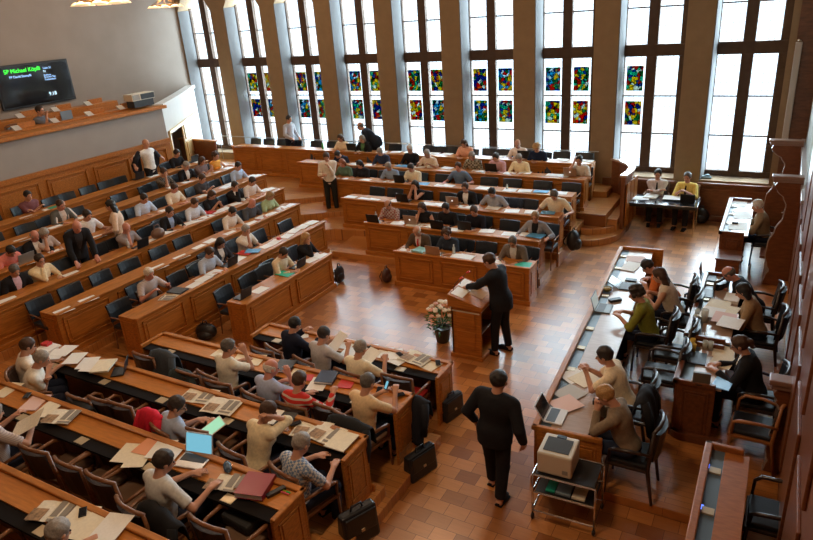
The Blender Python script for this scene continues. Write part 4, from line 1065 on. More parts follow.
# dais people, facing left
def dais(hx, hpy, z0, text, short, ckind='armleather', tilt=0, **kw):
    lean = kw.get('lean', 14); s = kw.get('s', 1)
    zh = (.56 + .575 * math.cos(math.radians(lean)) + .09) * s; off = .575 * math.sin(math.radians(lean)) + .06
    p = onz(hx, hpy, z0 + zh); rz = PI / 2 + math.radians(tilt)
    loc = (p[0] + off * math.sin(rz), p[1] - off * math.cos(rz), z0)
    person(loc, rz, text, 'people on the dais', h=.012, px=hx, **kw)
    if ckind: chair(ckind, (loc[0] + .04, loc[1], z0), rz, 'black leather armchair occupied by the ' + short, 'occupied chairs', hx)
DZ0 = .12
dais(649.5, 264, DZ0, 'dark-haired person in orange shirt bent over the far end of the press desk', 'person in orange', hair='black', top=(.62, .16, .04), lean=36, hp=34, pose='desk')
dais(660, 274, DZ0, 'woman with long auburn hair in beige sleeveless top reaching forward', 'auburn-haired woman', hair='brown', hs='long', fem=True, top=(.52, .44, .36), sleeve='none', lean=22, hp=20, pose='laptop')
dais(636.7, 292.5, DZ0, 'dark-haired woman in olive green top typing on a laptop', 'woman in olive green', hair='dark', hs='curly', fem=True, top=(.22, .22, .03), sleeve='rolled', lean=18, hp=18, pose='laptop')
dais(604, 354.5, DZ0, 'dark-haired man in cream shirt with clasped hands over a newspaper', 'man in cream with newspaper', hair='dark', top=(.66, .54, .38), lean=24, hp=10, hands=((-.03, .50, .90), (.05, .50, .90)))
dais(608.5, 393, DZ0, 'blond person in taupe cardigan looking at a small camera', 'blond person with camera', hair='blonde', jacket=None, top=(.25, .19, .13), sleeve='long', lean=20, hp=34, hands=((-.05, .36, .98), (.07, .36, .98)))
dais(730.6, 271.5, DZ0, 'balding man in black leaning far over the dais desk', 'balding man in black', hair='darkgrey', hs='ring', top=BLK, sleeve='long', lean=38, hp=30, skin='pink', pose='laptop')
dais(744.5, 289.5, DZ0, 'short dark-haired person in tan top reading on the dais', 'person in tan top', hair='black', hs='bob', fem=True, top=(.34, .23, .13), sleeve='rolled', lean=18, hp=24, pose='desk')
dais(740.8, 343.5, DZ0, 'woman with wavy brown hair in black blazer and white collar', 'woman in black blazer', hair='brown', hs='tail', fem=True, jacket=BLK, top=W_, lean=16, hp=20, pose='laptop', glasses=True)
dais(757.4, 205, DZ0, 'white-haired person in tan jacket at the far dais desk', 'white-haired person in tan', hair='white', top=(.30, .22, .13), sleeve='long', lean=14, hp=14, pose='desk')
def ch_at(px, py, z, kind, rz, label, h=.9, group='empty dais chairs'):
    p = onz(px, py, z + h); chair(kind, (p[0] - .25 * math.cos(rz - PI / 2 + PI), p[1], z), rz, label, group, px)
ch_at(691, 276, DZ0, 'armleather', PI / 2 - .35, 'black armchair pushed back behind the auburn-haired woman')
ch_at(655, 322, DZ0, 'armleather', PI / 2, 'empty black armchair beside the woman in olive green')
ch_at(644, 342, DZ0, 'armleather', PI / 2, 'empty black armchair beside the man in cream with newspaper')
p = onz(754, 424, .62); chair('armblack', (p[0], p[1], .12), PI / 2 - .05, 'wooden side chair with dark seat below the blazer woman', 'empty dais chairs', 754)
p = onz(797, 500, .85); chair('armleather', (p[0] - .16, p[1], .12), PI / 2, 'black leather armchair at the bottom right corner', 'empty dais chairs', 797)

# ------------------------------------------------------------------ lectern, plant, bags, trolley
t = tag(empty('lectern', (-4.29, 8.56, 0)), 'wooden lectern with sloping top, papers and two microphones, in front of the speaker', 'lectern')
LT = Matrix.Identity(4)
mb = MB().box(0, .52, 0, .04, 0, .92).box(0, .04, 0, .62, 0, .92).box(0, .52, .58, .62, 0, .92)
mb.obj('body', WOODH, t, bevel=.006)
MB().box(-.03, .55, -.03, .66, 0, .07).obj('plinth', WOODH, t, bevel=.01)
MB().box(.10, .42, -.014, 0, .18, .50).box(.10, .42, -.014, 0, .56, .84).obj('raised_panel', WOODH, t, bevel=.006)
mb = MB().add([(-.04, -.04, .92), (.56, -.04, .92), (.56, .66, .92), (-.04, .66, .92), (-.04, -.04, 1.14), (.56, -.04, .98), (.56, .66, .98), (-.04, .66, 1.14)],
              [(0, 3, 2, 1), (4, 5, 6, 7), (0, 1, 5, 4), (1, 2, 6, 5), (2, 3, 7, 6), (3, 0, 4, 7)])
mb.obj('sloping_top', WOODH, t, bevel=.006)
MB().box(.06, .50, .06, .57, .45, .47).obj('shelf', WOODD, t)
MB().box(.02, .5, -.01, .64, .84, .86).obj('inner_shelf', mat('pale_edge', (.6, .55, .45), .4), t)
for y in (.14, .40):
    m = MB().tube([(-.01, y, 1.13), (.02, y, 1.24), (.10, y + .03, 1.34)], .006, 6).obj('microphone', BLACK, t)
    MB().tube([(.10, y + .03, 1.34), (.15, y + .04, 1.37)], .014, 8).obj('red_ring', mat('mic_red', (.7, .05, .03), .4), m)
def lecsheet(name, x0, x1, y0, y1, m, label):
    o = MB().add([(x, y, 1.1405 - (x + .04) * (.16 / .6) + dz) for dz in (0, .006) for x, y in ((x0, y0), (x1, y0), (x1, y1), (x0, y1))],
                 [(0, 3, 2, 1), (4, 5, 6, 7), (0, 1, 5, 4), (1, 2, 6, 5), (2, 3, 7, 6), (3, 0, 4, 7)]).obj(name, m)
    o.location = (-4.29, 8.56, 0)
    tag(o, label, 'paper', 'papers on the lectern')
lecsheet('paper_sheet', .0, .20, .02, .30, PAPER, 'white sheet at the near left corner of the lectern top')
lecsheet('paper_sheet', -.02, .10, .34, .62, PAPER, 'white strip of paper at the far edge of the lectern top')
lecsheet('paper_sheet', .22, .46, .22, .48, mat('tan_sheet', (.55, .28, .10), .7), 'orange-brown folder lying in the middle of the lectern top')
# flowers
t = tag(empty('flower_pot', (-4.66, 8.93, 0)), 'dark pot of pale pink and cream flowers on the floor left of the lectern', 'potted plant')
MB().lathe([(.085, 0), (.11, .02), (.14, .26), (.15, .28), (.135, .28), (.12, .24)], 18).obj('pot', POT, t, smooth=True)
rr = random.Random(5)
lf = MB()
for i in range(150):
    a = rr.uniform(0, 2 * PI); r = rr.uniform(.05, .25); z = rr.uniform(.27, .58)
    M = Matrix.Translation((r * math.cos(a), r * math.sin(a), z)) @ Matrix.Rotation(a, 4, 'Z') @ Matrix.Rotation(rr.uniform(-1.0, .3), 4, 'Y')
    lf.add([(0, -.004, 0), (.045, -.022, .012), (.10, 0, -.01), (.045, .022, .012)], [(0, 1, 2, 3)], M)
lf.obj('foliage', LEAF, t)
for i in range(30):
    a = i * 2.4; r = .24 * math.sqrt((i + .5) / 30); z = .60 + .12 * (1 - (r / .26) ** 2) + rr.uniform(-.05, .04)
    f = MB()
    for k in range(6):
        b = k * PI / 3
        f.ball((r * math.cos(a) + .022 * math.cos(b), r * math.sin(a) + .022 * math.sin(b), z), (.022, .022, .018), 5)
    f.ball((r * math.cos(a), r * math.sin(a), z + .012), (.02, .02, .02), 5)
    f.obj('blossom', PETALP if i % 4 == 0 else PETAL, t, smooth=True)
def bag(px, py, z, rz, label, w=.36, d=.14, h=.30, kind='briefcase', cat='bag', m=None, shift=(0, 0)):
    p = onz(px, py, z); t = tag(empty(kind, (p[0] + shift[0], p[1] + shift[1], z), math.radians(rz)), label, cat, 'bags on the floor')
    m = m or LEATHER
    if kind == 'briefcase':
        MB().add([(-w / 2, -d / 2, 0), (w / 2, -d / 2, 0), (w / 2, d / 2, 0), (-w / 2, d / 2, 0), (-w / 2, -d * .3, h), (w / 2, -d * .3, h), (w / 2, d * .3, h), (-w / 2, d * .3, h)],
                 [(0, 3, 2, 1), (4, 5, 6, 7), (0, 1, 5, 4), (1, 2, 6, 5), (2, 3, 7, 6), (3, 0, 4, 7)]).obj('body', m, t, bevel=.03)
        MB().box(-w / 2 + .03, w / 2 - .03, -d * .46, -d * .34, h * .35, h * .95).obj('flap', m, t, bevel=.015)
        MB().tube([(-.07, 0, h - .01), (-.06, 0, h + .05), (.06, 0, h + .05), (.07, 0, h - .01)], .011, 6).obj('handle', m, t, smooth=True)
        MB().box(-.02, .02, -d * .52, -d * .44, h * .42, h * .5).obj('clasp', BRASS, t)
    else:
        mb = MB(); mb.ball((0, 0, h * .5), (w / 2, d / 2, h * .52), 12); mb.ball((0, -d * .3, h * .35), (w * .36, d * .4, h * .3), 10)
        mb.obj('body', m, t, smooth=True)
        MB().tube([(-.05, 0, h * .96), (-.03, 0, h + .06), (.03, 0, h + .06), (.05, 0, h * .96)], .012, 6).obj('handle', m, t, smooth=True)
        MB().tube([(-w * .3, d * .3, h * .9), (-w * .38, d * .62, h * .5), (-w * .3, d * .4, h * .1)], .014, 6).obj('strap', m, t, smooth=True)
    return t
bag(452, 416, 0, 75, 'black leather satchel on the floor at the end of the foremost near bench', w=.40, d=.17, h=.34)
bag(421, 473, 0, 72, 'large black leather briefcase on the floor below the second near bench', w=.46, d=.18, h=.36)
bag(360, 538, .30, 65, 'black doctor-style briefcase on the step at the third near bench', w=.42, d=.20, h=.40)
bag(203, 337, 0, 20, 'black soft bag on the floor in front of the second left bench', w=.42, d=.26, h=.30, kind='soft_bag', shift=(.12, .0))
bag(337, 284, 0, 90, 'slim black bag leaning at the end of the front left bench', w=.34, d=.12, h=.38, kind='soft_bag', shift=(.02, .1))
bag(389, 283, 0, 90, 'dark brown shoulder bag at the left end of the front centre bench', w=.30, d=.16, h=.30, kind='soft_bag', m=mat('brown_leather', (.06, .02, .012), .4), shift=(-.08, .05))
bag(573, 250, .15, 80, 'black backpack on the low step at the right end of the centre benches', w=.36, d=.28, h=.46, kind='backpack', cat='backpack', shift=(.0, .0))
bag(704, 214, 0, 0, 'dark rounded backpack on the floor below the last window', w=.36, d=.25, h=.38, kind='backpack', cat='backpack', shift=(0, -.75))
# handbag on the fourth left bench
p = onz(158, 236, .45 + .80)
t = tag(empty('handbag', (-11.32, p[1], 1.20)), 'brown leather handbag standing on the fourth left bench', 'handbag', 'bags')
MB().ball((0, 0, .11), (.10, .17, .12), 12).obj('body', mat('tan_leather', (.16, .08, .045), .4), t, smooth=True)
MB().tube([(0, -.09, .2), (0, -.05, .3), (0, .05, .3), (0, .09, .2)], .010, 6).obj('handle', MATS['tan_leather'], t, smooth=True)
# printer trolley
t = tag(empty('printer_trolley', (-1.89, 5.58, 0), math.radians(2)), 'black two-shelf trolley with chrome tube frame carrying the printer', 'trolley')
TW, TD, TH = .68, .44, .62
for x in (0, TW):
    for y in (0, TD):
        MB().tube([(x, y, .08), (x, y, TH)], .013, 8).obj('post', CHROME, t, smooth=True)
        c = MB().ball((x, y, .04), (.022, .038, .038), 8).obj('castor', BLACK, t, smooth=True)
for z in (.12, .38, TH):
    MB().tube([(0, 0, z), (TW, 0, z), (TW, TD, z), (0, TD, z), (0, 0, z)], .012, 8).obj('frame_tube', CHROME, t)
for z in (.38, TH): MB().box(.02, TW - .02, .02, TD - .02, z - .015, z + .004).obj('shelf', BLACK, t)
pt = tag(empty('laser_printer', (-1.86, 5.62, TH + .012), math.radians(2)), 'cream laser printer with dark paper tray on top of the trolley', 'printer')
MB().box(0, .38, 0, .38, 0, .27).obj('body', PLASTIC, pt, bevel=.02)
MB().add([(.05, .06, .272), (.33, .06, .272), (.33, .30, .276), (.05, .30, .276), (.05, .06, .276), (.33, .06, .276), (.33, .30, .285), (.05, .30, .285)],
         [(0, 3, 2, 1), (4, 5, 6, 7), (0, 1, 5, 4), (1, 2, 6, 5), (2, 3, 7, 6), (3, 0, 4, 7)]).obj('paper_tray', mat('tray_grey', (.06, .065, .07), .3), pt)
MB().box(.14, .24, .31, .36, .27, .285).obj('control_panel', BLACK, pt)
MB().box(.28, .34, -.004, 0, .05, .10).obj('vent', mat('vent_grey', (.3, .3, .28), .6), pt)
for (x, y, w, l, m, lb) in ((.13, .04, .10, .22, GREENP, 'green wrapper of a paper pack on the lower trolley shelf'), (.24, .04, .16, .22, mat('blue_grey_print', (.22, .30, .36), .6), 'blue and orange printed magazine on the lower trolley shelf'),
                            (.42, .04, .14, .20, CREAM, 'cream envelope at the front of the lower trolley shelf'), (.20, .30, .34, .10, mat('dark_red_box', (.16, .02, .02), .5), 'dark red flat box at the back of the lower trolley shelf')):
    o = MB().box(0, w, 0, l, 0, .022).obj('paper_pack', m); o.location = (-1.89 + x, 5.59 + y, .39); o.rotation_euler = (0, 0, math.radians(2))
    tag(o, lb, 'paper pack', 'papers on the trolley')
# side table for the two men by the window
t = tag(empty('side_table', (-3.02, 15.5, 0), math.radians(1)), 'table with glossy black top and thin metal legs beside the curved screen wall', 'table')
MB().box(0, 1.60, 0, .74, .72, .75).obj('tabletop', mat('glossy_black', (.03, .035, .045), .12, coat=.5), t, bevel=.005)
for x in (.05, 1.55):
    for y in (.05, .69): MB().tube([(x, y, 0), (x, y, .72)], .014, 6).obj('leg', CHROME, t)
MB().box(.03, 1.57, .03, .05, .66, .72).obj('apron', BLACK, t)

# ------------------------------------------------------------------ things on the desks
def near_person(row, px):
    l = SHORTS.get(row)
    return min(l, key=lambda q: abs(q[0] - px))[1] if l else None
def rowinfo(row):
    if row[0] == 'L': x, z0, y0, y1, nm = LROW[row]; return z0 + .752, PI / 2, nm, (x - .41, x - .06, y0 + .15, y1 - .15)
    if row[0] == 'R': x0, x1, y, z0, nm = RROW[row]; return z0 + .752, 0, nm, (x0 + .15, x1 - .15, y + .06, y + .41)
    if row[0] in 'ABCDE': x0, x1, y, z0, nm = NROW[row]; return z0 + .748, PI, nm, (x0 + .1, x1 - .15, y - .42, y - .08)
    return {'P': (.772, PI / 2, 'press desk', (-2.4, -1.2, 6.25, 12.3)), 'Q': (.942, PI / 2, 'middle dais desk', (-.72, -.22, 8.9, 11.0)),
            'S': (.902, PI / 2, 'blazer woman\'s desk', (-.68, -.22, 7.7, 8.6)), 'F': (.952, PI / 2, 'far dais desk', (-.75, -.35, 13.4, 15.4)), 'T': (.752, 0, 'side table', (-3.0, -1.4, 15.65, 16.2))}[row]
def place(row, px, py, dz=0, clamp=True):
    z, rz, nm, (xa, xb, ya, yb) = rowinfo(row); p = onz(px, py, z + dz)
    x, y = p[0], p[1]
    if clamp: x = min(max(x, xa), xb); y = min(max(y, ya), yb)
    return (x, y, z + dz), rz, nm
GRP = {'L': 'papers on the left block', 'R': 'papers on the centre block'}
STACKZ = {}
def lab(kind, row, px, nm):
    who = near_person(row, px)
    return kind + ', ' + nm + (', by ' + who if who else '')
def sheet(row, px, py, w=.21, l=.30, rot=0, m=None, th=.003, kind='white paper', name='paper_sheet', cat='paper'):
    loc, rz, nm = place(row, px, py)
    rad = math.hypot(w, l) / 2
    lift = max([q[3] for q in STACKZ.get(row, []) if math.hypot(q[0] - loc[0], q[1] - loc[1]) < q[2] + rad] or [0])
    STACKZ.setdefault(row, []).append((loc[0], loc[1], rad, lift + th + .0015))
    o = MB().box(-w / 2, w / 2, -l / 2, l / 2, 0, th).obj(name, m or PAPER)
    o.location = (loc[0], loc[1], loc[2] + .0012 + lift); o.rotation_euler = (0, 0, rz + math.radians(rot + RND.uniform(-12, 12)))
    later(o, lab(kind, row, px, nm), cat, 'papers on the ' + nm, px)
def newspaper(row, px, py, rot=0, w=.32, l=.44, dz=0):
    loc, rz, nm = place(row, px, py)
    lift = max([q[3] for q in STACKZ.get(row, []) if math.hypot(q[0] - loc[0], q[1] - loc[1]) < q[2] + .27] or [0])
    STACKZ.setdefault(row, []).append((loc[0], loc[1], .27, lift + .019)); dz += lift
    m = mat('newsprint', (.82, .77, .64), .85, noise=.10, scale=35)
    t = empty('newspaper', (loc[0], loc[1], loc[2] + .002 + dz), rz + math.radians(rot))
    vs = []; fs = []
    for i in range(9):
        u = -1 + i / 4
        vs += [(u * l / 2, -w / 2, .010 * abs(math.sin(u * 3)) + .004), (u * l / 2, w / 2, .010 * abs(math.sin(u * 3)) + .004)]
    for i in range(8): fs.append((2 * i, 2 * i + 2, 2 * i + 3, 2 * i + 1))
    o = MB().add(vs, fs).obj('page', m, t); sd = o.modifiers.new('s', 'SOLIDIFY'); sd.thickness = .004
    ink = mat('news_ink', (.28, .25, .21), .8)
    for (x0, x1, y0, y1) in ((-.19, -.03, .10, .13), (-.19, -.12, -.13, .07), (-.10, -.03, -.13, .07), (.03, .19, -.02, .13)):
        MB().box(x0, x1, y0, y1, .0165, .0172).obj('printed_column', ink if x0 < 0 else mat('news_photo', (.35, .22, .12), .7, noise=.5, scale=25), t)
    later(t, lab('open newspaper', row, px, nm), 'newspaper', 'newspapers on the near benches', px)
def laptop(row, px, py, rot=0, m=None, screen=None, sc=1.0, tilt=15, logo=False, text='black laptop'):
    loc, rz, nm = place(row, px, py)
    m = m or BLACK
    t = empty('laptop', (loc[0], loc[1], loc[2] + .003), rz + PI + math.radians(rot)); t.scale = (sc,) * 3      # its user sits on the local -y side
    MB().box(-.16, .16, -.11, .11, 0, .018).obj('base', m, t, bevel=.004)
    MB().box(-.14, .14, -.02, .09, .018, .020).obj('keyboard', mat('key_grey', (.05, .05, .055), .5), t)
    a = math.radians(tilt); R_ = Matrix.Translation((0, .11, .018)) @ Matrix.Rotation(-a, 4, 'X')
    MB().box(-.16, .16, 0, .010, 0, .215, R_).obj('lid', m, t, bevel=.003)
    s_ = MB().box(-.148, .148, -.0015, 0, .012, .203, R_).obj('screen', screen or SCREENK, t)
    if logo: MB().box(-.016, .016, .010, .0115, .09, .125, R_).obj('lid_logo', mat('glow_logo', (.8, .8, .8), .4, emit=((.9, .95, 1), .8)), t)
    later(t, lab(text, row, px, nm), 'laptop', 'laptops', px)
def binder(row, px, py, m, rot=0, text='binder', w=.26, l=.30, th=.05):
    loc, rz, nm = place(row, px, py)
    t = empty('ring_binder', (loc[0], loc[1], loc[2] + .010), rz + math.radians(rot))
    MB().box(-w / 2, w / 2, -l / 2, l / 2, 0, .004).obj('cover', m, t, bevel=.001); MB().box(-w / 2, w / 2, -l / 2, l / 2, th - .004, th).obj('cover', m, t, bevel=.001)
    MB().box(-w / 2, -w / 2 + .004, -l / 2, l / 2, 0, th).obj('spine', m, t); MB().box(-w / 2 + .01, w / 2 - .006, -l / 2 + .006, l / 2 - .006, .005, th - .006).obj('pages', PAPER, t)
    later(t, lab(text, row, px, nm), 'binder', 'binders', px)
def bottle(row, px, py, m=GLASSY, text='clear plastic bottle', h=.2, r=.03):
    loc, rz, nm = place(row, px, py)
    t = empty('bottle', (loc[0], loc[1], loc[2] + .001))
    MB().lathe([(r, 0), (r, h * .65), (r * .4, h * .85), (r * .4, h * .93)], 12).obj('body', m, t, smooth=True)
    MB().lathe([(r * .45, h * .93), (r * .45, h)], 10).obj('cap', mat('cap_white', (.6, .6, .6), .5), t)
    later(t, lab(text, row, px, nm), 'bottle', 'bottles', px)
def phone(row, px, py, rot=0, text='black smartphone'):
    loc, rz, nm = place(row, px, py)
    t = empty('smartphone', (loc[0], loc[1], loc[2] + .022), rz + math.radians(rot))
    MB().box(-.035, .035, -.065, .065, 0, .012).obj('body', BLACK, t, bevel=.004); MB().box(-.031, .031, -.058, .058, .012, .0125).obj('screen', SCREENK, t)
    later(t, lab(text, row, px, nm), 'phone', 'phones', px)
# white strips and sheets on the left block
for row, l in {'L3': [(65, 311), (91, 300), (160, 267), (182, 257), (200, 247), (211, 241), (231, 233), (252, 223), (262, 217), (272, 214), (282, 208), (292, 205)],
               'L2': [(195, 285), (204, 279), (214, 273), (238, 259), (267, 246), (275, 242), (287, 236), (294, 231), (303, 227), (312, 223)],
               'L1': [(260, 290), (311, 260), (322, 253), (330, 252)], 'L4': [(8, 300), (72, 274), (151, 241), (168, 232), (187, 224), (197, 221), (208, 217), (217, 212), (225, 209), (235, 204), (243, 199), (265, 190), (273, 188)],
               'L5': [(57, 251), (33, 262), (98, 237), (166, 210), (203, 196), (225, 187), (232, 184), (252, 176), (259, 175)], 'L6': [(23, 240), (56, 227), (84, 217), (172, 187), (187, 182), (219, 172), (228, 168)],
               'L7': [(28, 217), (50, 209), (153, 176), (200, 162), (205, 160)]}.items():
    for px, py in l: sheet(row, px, py, w=.30, l=.22)
sheet('L4', 208, 213, .22, .3, m=REDP, kind='red folder', name='folder', cat='folder', th=.012)
sheet('L2', 244, 253, .22, .3, m=REDP, kind='red folder', name='folder', cat='folder', th=.012)
sheet('L2', 253, 252, .22, .3, m=BLUEP, kind='blue folder', name='folder', cat='folder', th=.012, rot=20)
sheet('L2', 279, 240, .06, .08, m=REDP, kind='small red box', name='small_box', cat='box', th=.05)
sheet('L1', 285, 274, .22, .34, m=GREENP, kind='green folder', name='folder', cat='folder', th=.01)
sheet('L7', 55, 208, .22, .3, m=GREENP, kind='green folder', name='folder', cat='folder', th=.01)
newspaper('L2', 171, 296, 20, w=.3, l=.4)
sheet('L2', 178, 292, .24, .32, m=mat('dark_folder', (.05, .05, .05), .5), kind='dark folder', name='folder', cat='folder', th=.02)
for row, px, py in (('L2', 229, 265), ('L1', 242, 297), ('L1', 297, 267), ('L4', 140, 247), ('L7', 137, 179), ('L7', 192, 162)): laptop(row, px, py, sc=.9)
laptop('L5', 24, 263, m=SILVER, text='silver laptop')
bottle('L4', 129, 248)
bottle('L6', 219, 168, text='small clear bottle', h=.14)
# centre block
for row, l in {'R1': [(406, 251), (459, 256), (466, 257), (495, 262)], 'R2': [(398, 223), (413, 225), (427, 226), (457, 230), (487, 231), (510, 234), (527, 235), (535, 236)],
               'R3': [(348, 197), (363, 199), (373, 200), (396, 201), (428, 204), (440, 205), (465, 207), (493, 208), (512, 211), (532, 212)],
               'R4': [(342, 179), (365, 180), (389, 182), (440, 186), (448, 186), (483, 188), (510, 190), (525, 191), (560, 193)], 'R5': [(355, 164), (370, 165), (420, 167), (447, 168), (478, 171), (494, 171), (510, 173), (525, 173), (553, 175), (563, 176)],
               'R6': [(238, 147), (358, 151), (382, 152), (396, 152), (437, 152), (449, 153), (503, 155), (545, 157), (563, 159), (588, 160), (350, 151), (410, 152)]}.items():
    for px, py in l: sheet(row, px, py, w=.32, l=.23)
binder('R1', 421, 252, mat('turquoise_binder', (.25, .50, .48), .5), 80, 'open turquoise-edged binder')
sheet('R1', 523, 265, .3, .26, m=GREENP, kind='green folder', name='folder', cat='folder', th=.01)
sheet('R2', 541, 237, .34, .26, m=BLUEP, kind='blue folder', name='folder', cat='folder', th=.01)
sheet('R3', 548, 213, .3, .24, m=BLUEP, kind='blue folder', name='folder', cat='folder', th=.01)
sheet('R4', 423, 184, .3, .24, m=BLUEP, kind='blue folder', name='folder', cat='folder', th=.01)
sheet('R4', 541, 192, .34, .2, m=BLUEP, kind='blue folder', name='folder', cat='folder', th=.01)
sheet('R5', 403, 166, .4, .24, m=BLUEP, kind='blue folder', name='folder', cat='folder', th=.01)
sheet('R5', 437, 165, .22, .28, m=PAPER, kind='thick white book', name='book', cat='book', th=.05)
for row, px, py in (('R2', 376, 222), ('R2', 440, 228), ('R2', 467, 229), ('R3', 405, 201), ('R4', 402, 182), ('R5', 494, 170), ('R6', 528, 156), ('R6', 354, 150)): laptop(row, px, py)
laptop('R1', 436, 254, m=mat('pale_copper', (.42, .30, .22), .35, metal=.5), text='pale bronze laptop')
laptop('R2', 413, 223, m=mat('pale_copper', (.42, .30, .22), .35), logo=True, text='silver laptop with glowing round mark'); laptop('R3', 455, 204, m=MATS['pale_copper'], logo=True, text='silver laptop with glowing round mark'); laptop('R5', 572, 175, m=MATS['pale_copper'], logo=True, text='silver laptop with glowing round mark')
bottle('R2', 367, 219); bottle('R1', 454, 254); bottle('R3', 397, 199, m=REDP, text='red bottle', h=.15)
bottle('R6', 323, 149, m=mat('green_bottle', (.05, .5, .12), .3), text='green bottle', h=.22); bottle('R4', 507, 189, h=.12, text='small clear bottle')
# near block
for px, py, rot, m in ((340, 341, 20, PAPER), (348, 344, 15, PAPER), (370, 349, 10, PAPER), (386, 353, 20, PAPER), (400, 360, -15, PAPER), (303, 333, 30, PAPER), (432, 365, -12, CREAM), (396, 355, 25, PAPER)): sheet('A', px, py, rot=rot, m=m, kind='white sheet' if m is PAPER else 'cream magazine', w=.22, l=.30)
newspaper('A', 416, 359, -10); phone('A', 404, 352, 60); phone('A', 441, 361, 30); phone('A', 376, 345, 60, 'black folded glasses case')
sheet('A', 349, 353, .22, .3, 0, PAPER, kind='white sheet')
for px, py, rot in ((242, 358, 30), (258, 359, 20), (222, 352, 10)): sheet('B', px, py, rot=rot, m=CREAM, kind='cream printed page')
sheet('B', 299, 372, .20, .32, 20, CREAM, kind='cream printed page'); sheet('B', 318, 384, .24, .32, 15, PAPER, kind='white sheet under the binder')
binder('B', 287, 366, mat('black_binder', (.035, .042, .05), .4), 15, 'black binder', th=.03); binder('B', 327, 379, mat('blue_black_binder', (.04, .055, .10), .4), 15, 'dark blue binder', th=.035)
sheet('B', 348, 382, .2, .26, 20, REDP, kind='red folder', name='folder', cat='folder', th=.01); sheet('B', 309, 378, .12, .16, 20, REDP, kind='small red booklet', name='booklet', cat='booklet')
phone('B', 402, 394, -40, 'long black pen case'); phone('B', 380, 391, 20, 'black pouch')
sheet('C', 49, 350, .28, .24, 10, PAPER, kind='thick white book', name='book', cat='book', th=.05)
sheet('C', 45, 343, .12, .1, 0, REDP, kind='small red cloth', name='cloth', cat='cloth', th=.04)
for px, py, rot in ((58, 357, 30), (66, 354, 20), (76, 362, 25), (89, 367, 20), (94, 370, 20)): sheet('C', px, py, rot=rot, kind='white sheet', w=.24, l=.32)
sheet('C', 105, 371, .26, .34, 20, CREAM, kind='cream folder', name='folder', cat='folder', th=.02); phone('C', 101, 368, 60, 'dark computer mouse')
laptop('C', 119, 372, rot=-50, m=BLACK, screen=SCREENB, sc=.8, text='small laptop seen edge-on')
newspaper('C', 199, 396, 12); newspaper('C', 222, 408, 10); newspaper('C', 312, 430, 12); newspaper('C', 328, 436, -4)
sheet('C', 342, 444, .26, .32, 0, CREAM, kind='cream magazine', th=.012); phone('C', 344, 442, -30)
sheet('C', 285, 421, .22, .28, 10, m=mat('black_pad', (.03, .03, .032), .5), kind='black writing pad', name='writing_pad', cat='pad', th=.014); phone('C', 296, 425, -40)
sheet('C', 272, 419, .2, .28, 10, PAPER, kind='white sheet')
sheet('D', 10, 389, .2, .34, 25, CREAM, kind='cream page'); sheet('D', 35, 403, .24, .34, 25, PINKP, kind='pink folder', name='folder', cat='folder', th=.012); sheet('D', 48, 411, .22, .32, 25, CREAM, kind='cream magazine', th=.012)
newspaper('D', 62, 419, 20, w=.28, l=.36); phone('D', 28, 397, 30)
for px, py, rot, m in ((128, 453, 30, CREAM), (138, 458, 20, CREAM), (150, 446, 15, SALMON), (162, 450, 20, PAPER), (170, 454, 10, PAPER)): sheet('D', px, py, rot=rot, m=m, kind='salmon sheet' if m is SALMON else 'loose printed sheet', w=.24, l=.32)
laptop('D', 193, 462, rot=12, m=SILVER, screen=SCREENB, sc=1.05, tilt=18, text='open silver laptop with lit blue screen')
for k, (qx, qy) in enumerate(((708, 466), (702, 507))):
    q = onz(qx, qy, .912); o = MB().box(-.012, .012, -.03, .03, 0, .004).obj('indicator_light', mat('led_blue', (.05, .1, .9), .4, emit=((.1, .2, 1.0), 2.5))); o.location = (q[0], q[1], .912)
    tag(o, ('farther', 'nearer')[k] + ' small blue light in the dark strip of the bottom right desk', 'light', 'indicator lights')
t_ = tag(empty('spectacle_case', (*onz(228, 469, .45 + .752)[:2], .45 + .752), -.7), 'dark blue shiny zipped case beside the lit laptop', 'case', 'cases')
MB().ball((0, 0, .03), (.10, .045, .03), 10).obj('case', mat('blue_shiny', (.03, .06, .10), .2, noise=.6, scale=20), t_, smooth=True); MB().tube([(-.1, 0, .03), (0, .047, .035), (.1, 0, .03)], .003, 5).obj('zip', CHROME, t_)
newspaper('D', 226, 483, 15, w=.22, l=.24)
binder('D', 256, 489, mat('crimson_binder', (.28, .015, .035), .35), 15, 'thick crimson binder', w=.30, l=.32, th=.06)
sheet('D', 276, 493, .05, .20, -25, BLACK, kind='long black case', name='pen_case', cat='case', th=.03)
for i, (px, py, c) in enumerate(((284, 489.5, (.75, .75, .05)), (287, 491.5, (.05, .65, .15)), (286, 494, (.85, .15, .2)))):
    loc, rz, nm = place('D', px, py); o = MB().tube([(0, 0, 0), (.10, 0, 0)], .008, 8).obj('highlighter_pen', mat('hl_%d' % i, c, .4)); o.location = (loc[0] - .05, loc[1], loc[2] + .009)
    tag(o, ('yellow', 'green', 'red')[i] + ' highlighter pen at the right end of the desk with the crimson binder', 'pen', 'highlighter pens')
newspaper('E', 52, 512, 20, w=.26, l=.36); phone('E', 84, 514, 50)
for px, py, rot, m in ((78, 521, 20, CREAM), (93, 528, 10, CREAM), (111, 531, 15, PAPER)): sheet('E', px, py, rot=rot, m=m, kind='cream page' if m is CREAM else 'white page', w=.26, l=.36)
